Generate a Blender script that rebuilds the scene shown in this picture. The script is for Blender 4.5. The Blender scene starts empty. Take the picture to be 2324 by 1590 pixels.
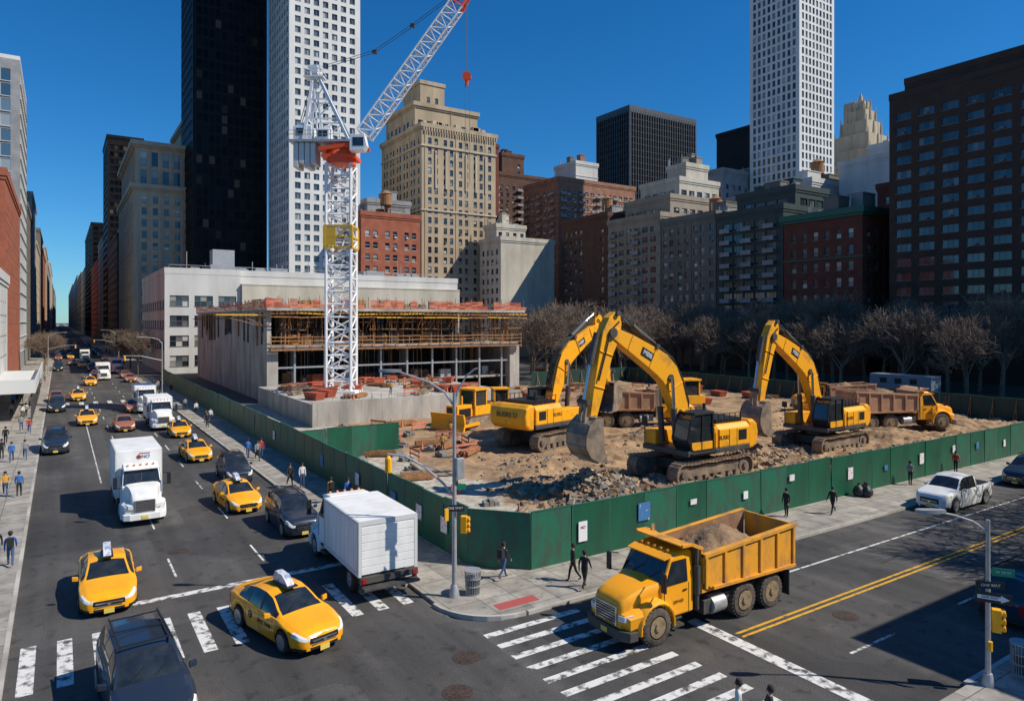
import bpy, math, random, bmesh
from math import sin,cos,pi,radians,sqrt,atan2
from mathutils import Vector, Matrix, noise
R=random.Random(7)
SC=bpy.context.scene; COL=SC.collection
KIDS={}
# ---------------------------------------------------------------- materials
def mat(name,c,c2=None,sc=1.0,rough=.7,metal=0.0,bump=0.0,lo=.35,hi=.65,st=(1,1,1),coat=0.0,det=6,bsc=None,spec=.5):
    m=bpy.data.materials.new(name); m.use_nodes=True; N=m.node_tree.nodes; L=m.node_tree.links
    b=N['Principled BSDF']; b.inputs['Roughness'].default_value=rough; b.inputs['Metallic'].default_value=metal
    b.inputs['Coat Weight'].default_value=coat; b.inputs['Coat Roughness'].default_value=.08
    b.inputs['Specular IOR Level'].default_value=spec
    b.inputs['Base Color'].default_value=(*c,1)
    if c2 or bump:
        t=N.new('ShaderNodeTexCoord'); mp=N.new('ShaderNodeMapping'); mp.inputs['Scale'].default_value=st
        L.new(t.outputs['Object'],mp.inputs[0])
        n=N.new('ShaderNodeTexNoise'); n.inputs['Scale'].default_value=sc; n.inputs['Detail'].default_value=det
        n.inputs['Roughness'].default_value=.6
        L.new(mp.outputs[0],n.inputs['Vector'])
    if c2:
        r=N.new('ShaderNodeValToRGB'); r.color_ramp.elements[0].position=lo; r.color_ramp.elements[1].position=hi
        r.color_ramp.elements[0].color=(*c,1); r.color_ramp.elements[1].color=(*c2,1)
        L.new(n.outputs[0],r.inputs[0]); L.new(r.outputs[0],b.inputs['Base Color'])
    if bump:
        n2=N.new('ShaderNodeTexNoise'); n2.inputs['Scale'].default_value=bsc or sc*6; n2.inputs['Detail'].default_value=5
        L.new(mp.outputs[0],n2.inputs['Vector'])
        bp=N.new('ShaderNodeBump'); bp.inputs['Strength'].default_value=bump; bp.inputs['Distance'].default_value=.1
        L.new(n2.outputs[0],bp.inputs['Height']); L.new(bp.outputs[0],b.inputs['Normal'])
    return m
def glassmat(name,stops,rough=.08,spec=.8):
    m=bpy.data.materials.new(name); m.use_nodes=True; N=m.node_tree.nodes; L=m.node_tree.links
    b=N['Principled BSDF']; b.inputs['Roughness'].default_value=rough; b.inputs['Specular IOR Level'].default_value=spec
    g=N.new('ShaderNodeNewGeometry'); o=N.new('ShaderNodeObjectInfo')
    a=N.new('ShaderNodeMath'); a.operation='MULTIPLY_ADD'; a.inputs[1].default_value=3.7
    L.new(g.outputs['Random Per Island'],a.inputs[0]); L.new(o.outputs['Random'],a.inputs[2])
    f=N.new('ShaderNodeMath'); f.operation='FRACT'; L.new(a.outputs[0],f.inputs[0])
    r=N.new('ShaderNodeValToRGB'); r.color_ramp.interpolation='CONSTANT'
    e=r.color_ramp.elements; e[0].position=0; e[0].color=(*stops[0][1],1); e[1].position=stops[1][0]; e[1].color=(*stops[1][1],1)
    for p,c in stops[2:]:
        q=e.new(p); q.color=(*c,1)
    L.new(f.outputs[0],r.inputs[0]); L.new(r.outputs[0],b.inputs['Base Color'])
    return m
M={}
def d(name,*a,**k): M[name]=mat(name,*a,**k)
d('ground',(.07,.068,.062),(.1,.095,.085),sc=.05,rough=.95)
d('parkground',(.11,.09,.06),(.05,.055,.03),sc=.3,rough=1)
d('tan',(.5,.385,.255),(.35,.27,.175),sc=.25,st=(1,1,.3),rough=.9,det=10)
d('tan2',(.56,.46,.33),(.4,.33,.235),sc=.3,st=(1,1,.3),rough=.9,det=10)
d('cream',(.6,.55,.45),(.42,.375,.3),sc=.25,st=(1,1,.3),rough=.9,det=10)
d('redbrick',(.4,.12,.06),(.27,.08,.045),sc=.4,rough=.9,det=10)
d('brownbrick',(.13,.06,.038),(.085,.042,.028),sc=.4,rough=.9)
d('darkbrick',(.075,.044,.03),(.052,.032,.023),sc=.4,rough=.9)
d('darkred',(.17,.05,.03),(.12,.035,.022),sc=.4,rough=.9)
d('pinkbrick',(.36,.18,.115),(.24,.115,.075),sc=.4,rough=.9)
d('white',(.66,.645,.61),(.47,.46,.43),sc=.15,st=(1,1,.25),rough=.8,det=10)
d('whitestone',(.74,.72,.67),(.6,.585,.55),sc=.2,st=(1,1,.3),rough=.7)
d('grey',(.33,.33,.33),(.22,.22,.22),sc=.3,rough=.85)
d('greystone',(.2,.175,.145),(.14,.125,.105),sc=.3,st=(1,1,.3),rough=.85)
d('taupe',(.34,.28,.21),(.25,.21,.16),sc=.3,st=(1,1,.3),rough=.85)
d('blackclad',(.008,.008,.009),(.015,.014,.015),sc=.3,rough=.5,spec=.15)
d('bronze',(.05,.05,.053),(.075,.075,.078),sc=.3,rough=.45)
d('greenclad',(.02,.038,.036),(.03,.05,.047),sc=.4,rough=.6)
d('concrete',(.52,.48,.42),(.29,.265,.23),sc=.45,st=(1,1,.3),rough=.9,bump=.15,det=14)
d('concretedark',(.27,.255,.23),(.18,.165,.15),sc=.5,rough=.9)
d('roofing',(.22,.21,.2),(.12,.115,.11),sc=.2,rough=.95)
d('frame',(.17,.16,.145),rough=.6); d('framedark',(.02,.02,.021),rough=.6,spec=.2); d('framewhite',(.65,.64,.6),rough=.6); d('framegrey',(.35,.35,.34),rough=.6)
GL=glassmat('window_glass',[(0,(.012,.018,.028)),(.3,(.03,.04,.055)),(.5,(.06,.075,.09)),(.66,(.14,.145,.14)),(.82,(.3,.28,.24)),(.93,(.5,.48,.43))])
GLW=glassmat('tower_glass',[(0,(.03,.04,.05)),(.3,(.07,.085,.1)),(.55,(.13,.15,.165)),(.75,(.25,.255,.25)),(.9,(.42,.42,.4))])
GLD=glassmat('dark_glass',[(0,(.003,.0035,.005)),(.4,(.006,.007,.009)),(.75,(.012,.012,.014)),(.9,(.05,.035,.022)),(.96,(.1,.075,.05))],rough=.3,spec=.08)
GLG=glassmat('green_glass',[(0,(.012,.028,.032)),(.4,(.02,.05,.055)),(.7,(.05,.09,.095)),(.9,(.14,.17,.16))])
GLB=glassmat('blue_glass',[(0,(.04,.09,.14)),(.4,(.07,.13,.19)),(.7,(.12,.19,.25)),(.88,(.28,.32,.34))],rough=.05)
GLK=glassmat('shade_glass',[(0,(.012,.02,.03)),(.4,(.03,.045,.065)),(.7,(.05,.075,.1)),(.9,(.14,.13,.11))],rough=.06)
d('taxi',(1.0,.44,.004),(.9,.37,.004),sc=1.2,rough=.3,coat=.5)
d('black',(.012,.012,.013),rough=.3,coat=.5); d('navy',(.02,.028,.045),rough=.28,coat=.6)
d('darkgreen_car',(.015,.022,.022),rough=.28,coat=.6); d('greycar',(.12,.12,.13),rough=.35,coat=.5)
d('whitecar',(.82,.82,.8),(.72,.72,.7),sc=1.5,rough=.3,coat=.4); d('redcar',(.35,.03,.02),rough=.3,coat=.5); d('orangecar',(.38,.13,.06),rough=.35,coat=.5)
d('silver',(.45,.46,.47),rough=.35,metal=.5)
d('carglass',(.012,.016,.02),(.03,.036,.04),sc=2,rough=.04,spec=.9)
d('rubber',(.018,.017,.016),(.05,.045,.038),sc=6,rough=.85); d('blacktrim',(.015,.015,.016),rough=.5)
d('tyredirt',(.045,.04,.034),(.13,.1,.075),sc=4,rough=.9)
d('rim',(.5,.5,.5),rough=.35,metal=.7); d('rimbrown',(.34,.24,.13),(.16,.12,.08),sc=5,rough=.7)
d('lampglass',(.75,.75,.72),rough=.1,spec=.9); d('taillight',(.4,.01,.01),rough=.2); d('amber',(.8,.25,.02),rough=.3)
d('chrome',(.55,.55,.55),rough=.2,metal=.9); d('plate',(.75,.55,.1),rough=.5)
d('truckwhite',(.84,.83,.8),(.58,.56,.51),sc=.8,rough=.5,lo=.44,hi=.85,st=(1,1,.4),det=10)
d('ribwhite',(.62,.62,.6),rough=.5)
d('cat',(.95,.41,.008),(.45,.22,.045),sc=1.5,rough=.5,lo=.52,hi=.78,bump=.04,det=12)
d('dumpyellow',(.97,.39,.006),(.55,.25,.04),sc=1.4,rough=.45,lo=.56,hi=.82,bump=.02,det=12,coat=.15)
d('bedrust',(.55,.3,.16),(.36,.2,.12),sc=.9,rough=.9,bump=.15,det=12)
d('bedyellow',(.8,.34,.02),(.32,.17,.075),sc=1.3,rough=.7,lo=.45,hi=.72,bump=.1,st=(1,1,.6),det=14)
d('bedinside',(.38,.2,.1),(.17,.1,.06),sc=1.8,rough=.85,bump=.1,det=10)
d('steel',(.16,.13,.105),(.38,.28,.19),sc=1.3,rough=.6,metal=.2,bump=.2,det=10,lo=.4,hi=.62)
d('trackmud',(.17,.115,.07),(.36,.26,.17),sc=2.5,rough=.9,bump=.3)
d('darkgrey',(.045,.045,.047),(.09,.08,.068),sc=2,rough=.6)
d('dirtload',(.32,.205,.115),(.18,.115,.065),sc=2,rough=1,bump=.8,bsc=5)
d('rock',(.44,.36,.26),(.26,.2,.14),sc=1.5,rough=.95,bump=.3)
d('fencegreen',(.006,.12,.058),(.012,.075,.044),sc=.6,rough=.45,st=(1.5,1,.35),bump=.04,det=12)
d('fenceworn',(.014,.14,.078),(.04,.085,.06),sc=1.3,rough=.55,st=(1.5,1,.5),bump=.05,det=12,lo=.42,hi=.62)
d('greentop',(.02,.12,.08),rough=.6); d('fencedark',(.006,.04,.03),rough=.6)
d('poster',(.75,.75,.75),(.55,.2,.2),sc=6,rough=.6,lo=.55,hi=.6); d('posterblue',(.05,.18,.4),(.5,.55,.6),sc=5,rough=.6,lo=.6,hi=.63); d('adpanel',(.62,.63,.66),(.25,.3,.42),sc=5,rough=.4,lo=.5,hi=.56)
d('cranewhite',(.82,.82,.81),rough=.45); d('craneorange',(.88,.1,.015),rough=.5); d('dullred',(.5,.1,.04),(.3,.07,.04),sc=2,rough=.7)
d('orange',(.72,.22,.12),(.48,.15,.09),sc=1.5,rough=.8,det=9); d('wood',(.42,.2,.08),(.22,.11,.05),sc=2,rough=.85); d('yellowsteel',(.75,.43,.03),rough=.6); d('rusty',(.5,.24,.07),(.26,.12,.05),sc=2,rough=.85)
d('galv',(.5,.5,.5),(.36,.36,.36),sc=3,rough=.45,metal=.4); d('signalyellow',(.95,.44,.01),rough=.45)
d('signgreen',(.01,.25,.13),rough=.5); d('signblack',(.02,.02,.02),rough=.5); d('signwhite',(.8,.8,.8),rough=.5); d('signnavy',(.02,.05,.2),rough=.5)
d('bark',(.15,.11,.08),(.25,.19,.14),sc=2,rough=.95); d('skin',(.5,.3,.2),rough=.6); d('hair',(.03,.02,.015),rough=.8)
d('jacketblack',(.02,.02,.022),rough=.85); d('jacketblue',(.03,.14,.4),rough=.8); d('jacketorange',(.65,.32,.04),rough=.8); d('jacketgrey',(.25,.25,.25),rough=.85); d('jacketred',(.4,.04,.03),rough=.85)
d('jacketwhite',(.65,.63,.6),rough=.85); d('jeans',(.05,.09,.18),rough=.9); d('pantsblack',(.02,.02,.02),rough=.9); d('shoe',(.04,.035,.03),rough=.6)
d('redpad',(.4,.08,.07),rough=.9); d('iron',(.05,.04,.034),(.13,.085,.06),sc=8,rough=.6,metal=.4,bump=.4); d('shedwhite',(.62,.62,.6),rough=.7)
d('bluecontainer',(.16,.22,.26),rough=.7); d('bagblack',(.03,.03,.03),rough=.3,bump=.5,sc=3)
def ramp_(m,src,a,b_,ca,cb):
    N=m.node_tree.nodes; L=m.node_tree.links
    r=N.new('ShaderNodeValToRGB'); e=r.color_ramp.elements; e[0].position=a; e[1].position=b_; e[0].color=(*ca,1); e[1].color=(*cb,1); L.new(src,r.inputs[0]); return r.outputs[0]
def asphalt():
    m=bpy.data.materials.new('asphalt'); m.use_nodes=True; N=m.node_tree.nodes; L=m.node_tree.links; b=N['Principled BSDF']
    t=N.new('ShaderNodeTexCoord')
    def nz(sc,det,st=(1,1,1)):
        mp=N.new('ShaderNodeMapping'); mp.inputs['Scale'].default_value=st; L.new(t.outputs['Object'],mp.inputs[0])
        n=N.new('ShaderNodeTexNoise'); n.inputs['Scale'].default_value=sc; n.inputs['Detail'].default_value=det; L.new(mp.outputs[0],n.inputs['Vector']); return n
    big=ramp_(m,nz(.12,8).outputs[0],.35,.68,(.056,.053,.05),(.1,.093,.085))
    fine=ramp_(m,nz(22,4).outputs[0],.3,.7,(.55,)*3,(1.4,)*3)
    lane=ramp_(m,nz(1,4,(.9,.03,1)).outputs[0],.35,.7,(.74,)*3,(1.24,)*3)
    spots=ramp_(m,nz(1.7,6).outputs[0],.57,.7,(1,)*3,(.55,)*3)
    pale=ramp_(m,nz(.6,10).outputs[0],.55,.75,(1,)*3,(1.4,1.33,1.24))
    vor=N.new('ShaderNodeTexVoronoi'); vor.feature='DISTANCE_TO_EDGE'; vor.inputs['Scale'].default_value=.3
    ad=N.new('ShaderNodeVectorMath'); ad.operation='ADD'; nn=nz(.8,6); L.new(t.outputs['Object'],ad.inputs[0]); L.new(nn.outputs['Color'],ad.inputs[1]); L.new(ad.outputs[0],vor.inputs['Vector'])
    crack=ramp_(m,vor.outputs[0],.0,.006,(.72,)*3,(1,)*3)
    v2=N.new('ShaderNodeTexVoronoi'); v2.distance='CHEBYCHEV'; v2.inputs['Scale'].default_value=.16; L.new(t.outputs['Object'],v2.inputs['Vector'])
    sp=N.new('ShaderNodeSeparateXYZ'); L.new(v2.outputs['Color'],sp.inputs[0]); patch=ramp_(m,sp.outputs[0],.1,.9,(.76,)*3,(1.16,)*3)
    cur=big
    for k in (fine,lane,spots,pale,crack,patch):
        x=N.new('ShaderNodeMix'); x.data_type='RGBA'; x.blend_type='MULTIPLY'; x.inputs['Factor'].default_value=1
        L.new(cur,x.inputs['A']); L.new(k,x.inputs['B']); cur=x.outputs['Result']
    L.new(cur,b.inputs['Base Color']); b.inputs['Roughness'].default_value=.8
    bp=N.new('ShaderNodeBump'); bp.inputs['Strength'].default_value=.25; bp.inputs['Distance'].default_value=.02; L.new(nz(30,3).outputs[0],bp.inputs['Height']); L.new(bp.outputs[0],b.inputs['Normal'])
    return m
M['asphalt']=asphalt()
def pavemat():
    m=bpy.data.materials.new('pavement'); m.use_nodes=True; N=m.node_tree.nodes; L=m.node_tree.links; b=N['Principled BSDF']; b.inputs['Roughness'].default_value=.9
    t=N.new('ShaderNodeTexCoord'); br=N.new('ShaderNodeTexBrick'); br.offset=0; br.inputs['Scale'].default_value=1
    br.inputs['Brick Width'].default_value=1.5; br.inputs['Row Height'].default_value=1.5; br.inputs['Mortar Size'].default_value=.02
    br.inputs['Color1'].default_value=(.4,.365,.31,1); br.inputs['Color2'].default_value=(.31,.28,.24,1); br.inputs['Mortar'].default_value=(.13,.12,.105,1)
    L.new(t.outputs['Object'],br.inputs['Vector']); cur=br.outputs[0]
    for sc,a,b_,lo,hi in ((1.1,.3,.7,.62,1.15),(3.5,.58,.68,1,.66)):
        n=N.new('ShaderNodeTexNoise'); n.inputs['Scale'].default_value=sc; n.inputs['Detail'].default_value=8; L.new(t.outputs['Object'],n.inputs['Vector'])
        r=ramp_(m,n.outputs[0],a,b_,(lo,)*3,(hi,)*3)
        x=N.new('ShaderNodeMix'); x.data_type='RGBA'; x.blend_type='MULTIPLY'; x.inputs['Factor'].default_value=1; L.new(cur,x.inputs['A']); L.new(r,x.inputs['B']); cur=x.outputs['Result']
    L.new(cur,b.inputs['Base Color'])
    return m
M['pavement']=pavemat()
d('paint',(.085,.082,.078),(.7,.68,.64),sc=2.6,rough=.75,lo=.38,hi=.52,det=14); d('paintyellow',(.09,.075,.05),(.68,.36,.02),sc=2.6,rough=.75,lo=.34,hi=.48,det=14)
# ---------------------------------------------------------------- mesh builder
class MB:
    def __init__(s): s.v=[];s.f=[];s.m=[]
    def add(s,vs,fs,m=0):
        o=len(s.v); s.v+=[tuple(p) for p in vs]; s.f+=[tuple(i+o for i in f) for f in fs]; s.m+=[m]*len(fs)
    def box(s,x0,x1,y0,y1,z0,z1,m=0):
        s.add([(x0,y0,z0),(x1,y0,z0),(x1,y1,z0),(x0,y1,z0),(x0,y0,z1),(x1,y0,z1),(x1,y1,z1),(x0,y1,z1)],
              [(0,3,2,1),(4,5,6,7),(0,1,5,4),(1,2,6,5),(2,3,7,6),(3,0,4,7)],m)
    def beam(s,p0,p1,w,h,m=0,up=(0,0,1)):
        p0=Vector(p0);p1=Vector(p1);t=(p1-p0).normalized(); a=Vector(up)
        if abs(t.dot(a))>.98: a=Vector((0,1,0))
        sx=t.cross(a).normalized()*w/2; sz=sx.cross(t).normalized()*h/2
        vs=[p+q for p in (p0,p1) for q in (sx+sz,-sx+sz,-sx-sz,sx-sz)]
        s.add(vs,[(0,1,2,3),(7,6,5,4),(0,4,5,1),(1,5,6,2),(2,6,7,3),(3,7,4,0)],m)
    def cyl(s,p0,p1,r0,r1=None,n=10,m=0,caps=True):
        if r1 is None:r1=r0
        p0=Vector(p0);p1=Vector(p1);t=(p1-p0).normalized(); a=Vector((0,0,1)) if abs(t.z)<.95 else Vector((1,0,0))
        x=t.cross(a).normalized(); y=t.cross(x)
        vs=[p0+(x*cos(2*pi*i/n)+y*sin(2*pi*i/n))*r0 for i in range(n)]+[p1+(x*cos(2*pi*i/n)+y*sin(2*pi*i/n))*r1 for i in range(n)]
        fs=[(i,(i+1)%n,n+(i+1)%n,n+i) for i in range(n)]
        if caps: fs+=[tuple(range(n-1,-1,-1)),tuple(range(n,2*n))]
        s.add(vs,fs,m)
    def prism(s,prof,y0,y1,m=0):
        n=len(prof); vs=[(x,y0,z) for x,z in prof]+[(x,y1,z) for x,z in prof]
        s.add(vs,[(i,(i+1)%n,n+(i+1)%n,n+i) for i in range(n)]+[tuple(range(n)),tuple(range(2*n-1,n-1,-1))],m)
    def slab(s,poly,z0,z1,m=0):
        n=len(poly); vs=[(x,y,z0) for x,y in poly]+[(x,y,z1) for x,y in poly]
        s.add(vs,[(i,(i+1)%n,n+(i+1)%n,n+i) for i in range(n)]+[tuple(range(n-1,-1,-1)),tuple(range(n,2*n))],m)
    def loft(s,secs,m=0,caps=True):
        n=len(secs[0]); vs=[p for q in secs for p in q]; fs=[]
        for k in range(len(secs)-1):
            for i in range(n): fs.append((k*n+i,k*n+(i+1)%n,(k+1)*n+(i+1)%n,(k+1)*n+i))
        if caps: fs+=[tuple(range(n)),tuple((len(secs)-1)*n+i for i in range(n))]
        s.add(vs,fs,m)
    def lathe(s,prof,c=(0,0,0),n=20,m=0,axis='y'):
        secs=[]
        for r,h in prof:
            if axis=='y': secs.append([(c[0]+r*cos(2*pi*i/n),c[1]+h,c[2]+r*sin(2*pi*i/n)) for i in range(n)])
            else: secs.append([(c[0]+r*cos(2*pi*i/n),c[1]+r*sin(2*pi*i/n),c[2]+h) for i in range(n)])
        s.loft(secs,m,caps=True)
    def ring(s,x0,x1,y0,y1,z0,z1,out,th=.3,m=0):
        s.box(x0-out,x1+out,y0-out,y0+th,z0,z1,m); s.box(x0-out,x1+out,y1-th,y1+out,z0,z1,m)
        s.box(x0-out,x0+th,y0+th,y1-th,z0,z1,m); s.box(x1-th,x1+out,y0+th,y1-th,z0,z1,m)
    def mesh(s,name,mats,smooth=False,norm=True):
        me=bpy.data.meshes.new(name); me.from_pydata(s.v,[],s.f)
        for q in mats: me.materials.append(M[q] if isinstance(q,str) else q)
        me.polygons.foreach_set('material_index',s.m)
        if norm:
            bm=bmesh.new(); bm.from_mesh(me); bmesh.ops.recalc_face_normals(bm,faces=bm.faces); bm.to_mesh(me); bm.free()
        if smooth: me.shade_smooth(); me.set_sharp_from_angle(angle=radians(38))
        me.update(); return me
    def ob(s,name,mats,parent=None,smooth=False,bev=0,loc=(0,0,0),rz=0,norm=True,**kw):
        return mkobj(name,s.mesh(name,mats,smooth,norm),parent,loc,rz,bev,**kw)
def mkobj(name,me,parent=None,loc=(0,0,0),rz=0,bev=0,**kw):
    o=bpy.data.objects.new(name,me); COL.objects.link(o); o.location=loc; o.rotation_euler=(0,0,rz)
    if parent: o.parent=parent; KIDS.setdefault(parent.name,[]).append(o)
    if bev:
        b=o.modifiers.new('b','BEVEL'); b.width=bev; b.segments=2; b.limit_method='ANGLE'; b.angle_limit=radians(40)
    for k,v in kw.items(): o[k]=v
    return o
def thing(name,label,cat,loc=(0,0,0),rz=0,scale=1,group=None):
    o=mkobj(name,None,None,loc,rz); o.scale=(scale,)*3; o['label']=label; o['category']=cat
    if group:o['group']=group
    return o
def clone(o,parent=None):
    n=o.copy(); COL.objects.link(n)
    if parent: n.parent=parent; KIDS.setdefault(parent.name,[]).append(n)
    for c in list(KIDS.get(o.name,[])): clone(c,n)
    return n
PROTO={}
def inst(key,build,loc,rz=0,scale=1,label=None,group=None,swap=None):
    if key not in PROTO: PROTO[key]=o=build()
    else: o=clone(PROTO[key])
    o.location=loc; o.rotation_euler=(0,0,rz); o.scale=(scale,)*3
    if label:o['label']=label
    if group:o['group']=group
    if swap:
        for c in KIDS.get(o.name,[]) or []:
            for sl in c.material_slots:
                if sl.material and sl.material.name in swap:
                    k=swap[sl.material.name]; sl.link='OBJECT'; sl.material=M[k]
    return o
def text(parent,s,size,loc,rot,m,name='lettering',ext=.004,sx=1):
    cu=bpy.data.curves.new('t','FONT'); cu.body=s; cu.size=size; cu.align_x='CENTER'; cu.align_y='CENTER'; cu.extrude=ext
    t=bpy.data.objects.new('t',cu); COL.objects.link(t); bpy.context.view_layer.update()
    me=bpy.data.meshes.new_from_object(t.evaluated_get(bpy.context.evaluated_depsgraph_get())); bpy.data.objects.remove(t)
    me.materials.clear(); me.materials.append(M[m])
    o=mkobj(name,me,parent,loc); o.rotation_euler=[radians(a) for a in rot]; o.scale=(sx,1,1); return o
CAM=Vector((0,0,12))
# ---------------------------------------------------------------- world, camera, sun
SUN=Vector((.73,-.68,1.0)).normalized()
w=bpy.data.worlds.new('World'); SC.world=w; w.use_nodes=True; N=w.node_tree.nodes; L=w.node_tree.links
sk=N.new('ShaderNodeTexSky'); sk.sky_type='NISHITA'; sk.sun_disc=False; sk.sun_elevation=radians(45); sk.sun_rotation=atan2(.73,-.68)
sk.altitude=0; sk.air_density=1.0; sk.dust_density=.1; sk.ozone_density=3
tn=N.new('ShaderNodeMix'); tn.data_type='RGBA'; tn.blend_type='MULTIPLY'; tn.inputs['Factor'].default_value=1; tn.inputs['B'].default_value=(.52,.88,1.22,1)
hs=N.new('ShaderNodeHueSaturation'); hs.inputs['Saturation'].default_value=1.12; hs.inputs['Value'].default_value=1
L.new(sk.outputs[0],tn.inputs['A']); L.new(tn.outputs['Result'],hs.inputs['Color']); L.new(hs.outputs[0],N['Background'].inputs[0]); N['Background'].inputs[1].default_value=.092
s=bpy.data.lights.new('sun','SUN'); s.energy=5.0; s.angle=radians(.5); s.color=(1,.935,.82)
so=bpy.data.objects.new('sun',s); COL.objects.link(so); so.rotation_euler=SUN.to_track_quat('Z','Y').to_euler()
SC.view_settings.view_transform='Standard'; SC.view_settings.look='None'; SC.view_settings.exposure=0
c=bpy.data.cameras.new('camera'); co=bpy.data.objects.new('camera',c); COL.objects.link(co); SC.camera=co
co.location=CAM; co.rotation_euler=(radians(90),0,radians(-33.1)); c.sensor_width=36; c.lens=24.4; c.shift_y=-.028; c.clip_end=9000; c.clip_start=.5
# ---------------------------------------------------------------- ground, roads
def sheet(name,poly,z,m,label,th=None):
    b=MB()
    if th: b.slab(poly,z-th,z)
    else: b.add([(x,y,z) for x,y in poly],[tuple(range(len(poly)))])
    return b.ob(name,[m],kind='structure',label=label,norm=False if not th else True)
sheet('ground',[(-4000,-4000),(5000,-4000),(5000,7000),(-4000,7000)],-.06,'ground','wide flat city ground')
sheet('road',[(-1.7,-60),(13.3,-60),(13.3,10.9),(400,10.9),(400,23.6),(13.3,23.6),(13.3,4000),(-1.7,4000),(-1.7,23.6),(-60,23.6),(-60,10.9),(-1.7,10.9)],0,'asphalt','worn grey asphalt avenue and cross street')
sheet('road',[(98,23.6),(112,23.6),(112,400),(98,400)],-.02,'asphalt','asphalt street beside the park')
sheet('park_ground',[(112,28),(148,28),(148,170),(112,170)],.02,'parkground','bare brown park lawn under trees')
def arc(cx,cy,r,a0,a1,n=8): return [(cx+r*cos(radians(a0+(a1-a0)*i/n)),cy+r*sin(radians(a0+(a1-a0)*i/n))) for i in range(n+1)]
sheet('pavement',[(13.3,170)]+arc(16,26.3,2.7,180,270)+[(98,23.6),(98,28.2),(16.9,28.2),(16.9,170)],.14,'pavement','concrete pavement running around the green hoarding',.2)
sheet('pavement',[(13.3,182),(20,182),(20,4000),(13.3,4000)],.14,'pavement','concrete pavement along the avenue',.2)
sheet('pavement',[(-9,26),(-1.7,26),(-1.7,4000),(-9,4000)],.14,'pavement','concrete pavement along the avenue',.2)
sheet('pavement',[(25.5,10.9),(120,10.9),(120,5.5),(21,5.5),(21,10.9)],.14,'pavement','concrete pavement on the cross street',.2)
sheet('kerb',[(25,10.9),(120,10.9),(120,11.06),(25,11.06)],.15,'galv','stone kerb',.2)
sheet('kerb',[(-1.7,26),(-1.54,26),(-1.54,1500),(-1.7,1500)],.15,'concrete','stone kerb',.2)
sheet('kerb',[(13.14,29),(13.3,29),(13.3,170),(13.14,170)],.15,'concrete','stone kerb',.2)
sheet('kerb',arc(16,26.3,2.84,180,270)+arc(16,26.3,2.7,270,180),.15,'concrete','rounded stone kerb at the corner',.2)
sheet('kerb',[(16.1,23.44),(98,23.44),(98,23.6),(16.1,23.6)],.15,'concrete','stone kerb',.2)
b=MB()
def mk(x0,x1,y0,y1,m=0,z=.006): b.add([(x0,y0,z),(x1,y0,z),(x1,y1,z),(x0,y1,z)],[(0,1,2,3)],m)
x=-1.2
while x<12.9:
    mk(x,x+.48,27.2,31.2); x+=1.12
for i in range(11):
    y=22.9-i*.98; mk(13.6,18.1+i*.12,y-.34,y)
mk(2.6,13,33.3,33.75); mk(21.0,21.6,11.2,19.5)
for lx in (4.6,8.6):
    y=36
    while y<700:
        mk(lx-.05,lx+.05,y,y+3); y+=9 if y<150 else 12
mk(2.55,2.64,60,110)
for i in range(8): mk(-1.2+i*1.8,-.6+i*1.8,118,122)
mk(23,140,20.6,20.72)
x=24
while x<110: mk(x,x+3,14.3,14.42); x+=8
b.ob('road_marking',['paint'],kind='structure',norm=False,label='worn white crosswalk bars, stop lines and lane dashes')
b=MB(); mk(21.8,140,17.3,17.43); mk(21.8,140,17.6,17.73)
b.ob('road_marking',['paintyellow'],kind='structure',norm=False,label='worn double yellow centre line')
for (x,y) in [(12.2,21.7),(10.8,19.8),(9.8,18.1),(26.9,16.3),(5.2,40),(2.5,30)]:
    b=MB(); b.cyl((0,0,.0),(0,0,.012),.5,n=24); b.cyl((0,0,.012),(0,0,.02),.38,n=24)
    for k in range(8): a=k*pi/4; b.box(cos(a)*.22-.03,cos(a)*.22+.03,sin(a)*.22-.03,sin(a)*.22+.03,.02,.026)
    b.ob('manhole_cover',['iron'],loc=(x,y,0),label='round rusty iron manhole cover set in asphalt',category='manhole cover',group='manhole covers')
b=MB(); b.box(-1,1,-.3,.3,0,.006); b.ob('tactile_pad',['redpad'],loc=(16.2,24.5,.14),label='red tactile paving pad at the kerb corner',category='tactile pad')
# ---------------------------------------------------------------- buildings
def win_template(ww,wh,panes,split,ac=False):
    t=MB(); n=panes; f=.05
    for i in range(n):
        a=-ww/2+ww*i/n; c_=-ww/2+ww*(i+1)/n
        if split:
            t.add([(a,0,0),(c_,0,0),(c_,0,wh*.5),(a,0,wh*.5)],[(0,1,2,3)],0); t.add([(a,-.02,wh*.5),(c_,-.02,wh*.5),(c_,-.02,wh),(a,-.02,wh)],[(0,1,2,3)],0)
        else: t.add([(a,0,0),(c_,0,0),(c_,0,wh),(a,0,wh)],[(0,1,2,3)],0)
        if i: t.box(a-f/2,a+f/2,-.06,-.025,0,wh,1)
    t.box(-ww/2,-ww/2+f,-.07,-.03,0,wh,1); t.box(ww/2-f,ww/2,-.07,-.03,0,wh,1)
    t.box(-ww/2+f,ww/2-f,-.07,-.03,wh-f,wh,1); t.box(-ww/2-.06,ww/2+.06,-.12-.2,-.03,-.1,.03,1)
    if split: t.box(-ww/2+f,ww/2-f,-.065,-.03,wh*.5-.04,wh*.5+.04,1)
    if ac: t.box(-.35,.35,-.65,-.08,.03,.45,1)
    return t
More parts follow.
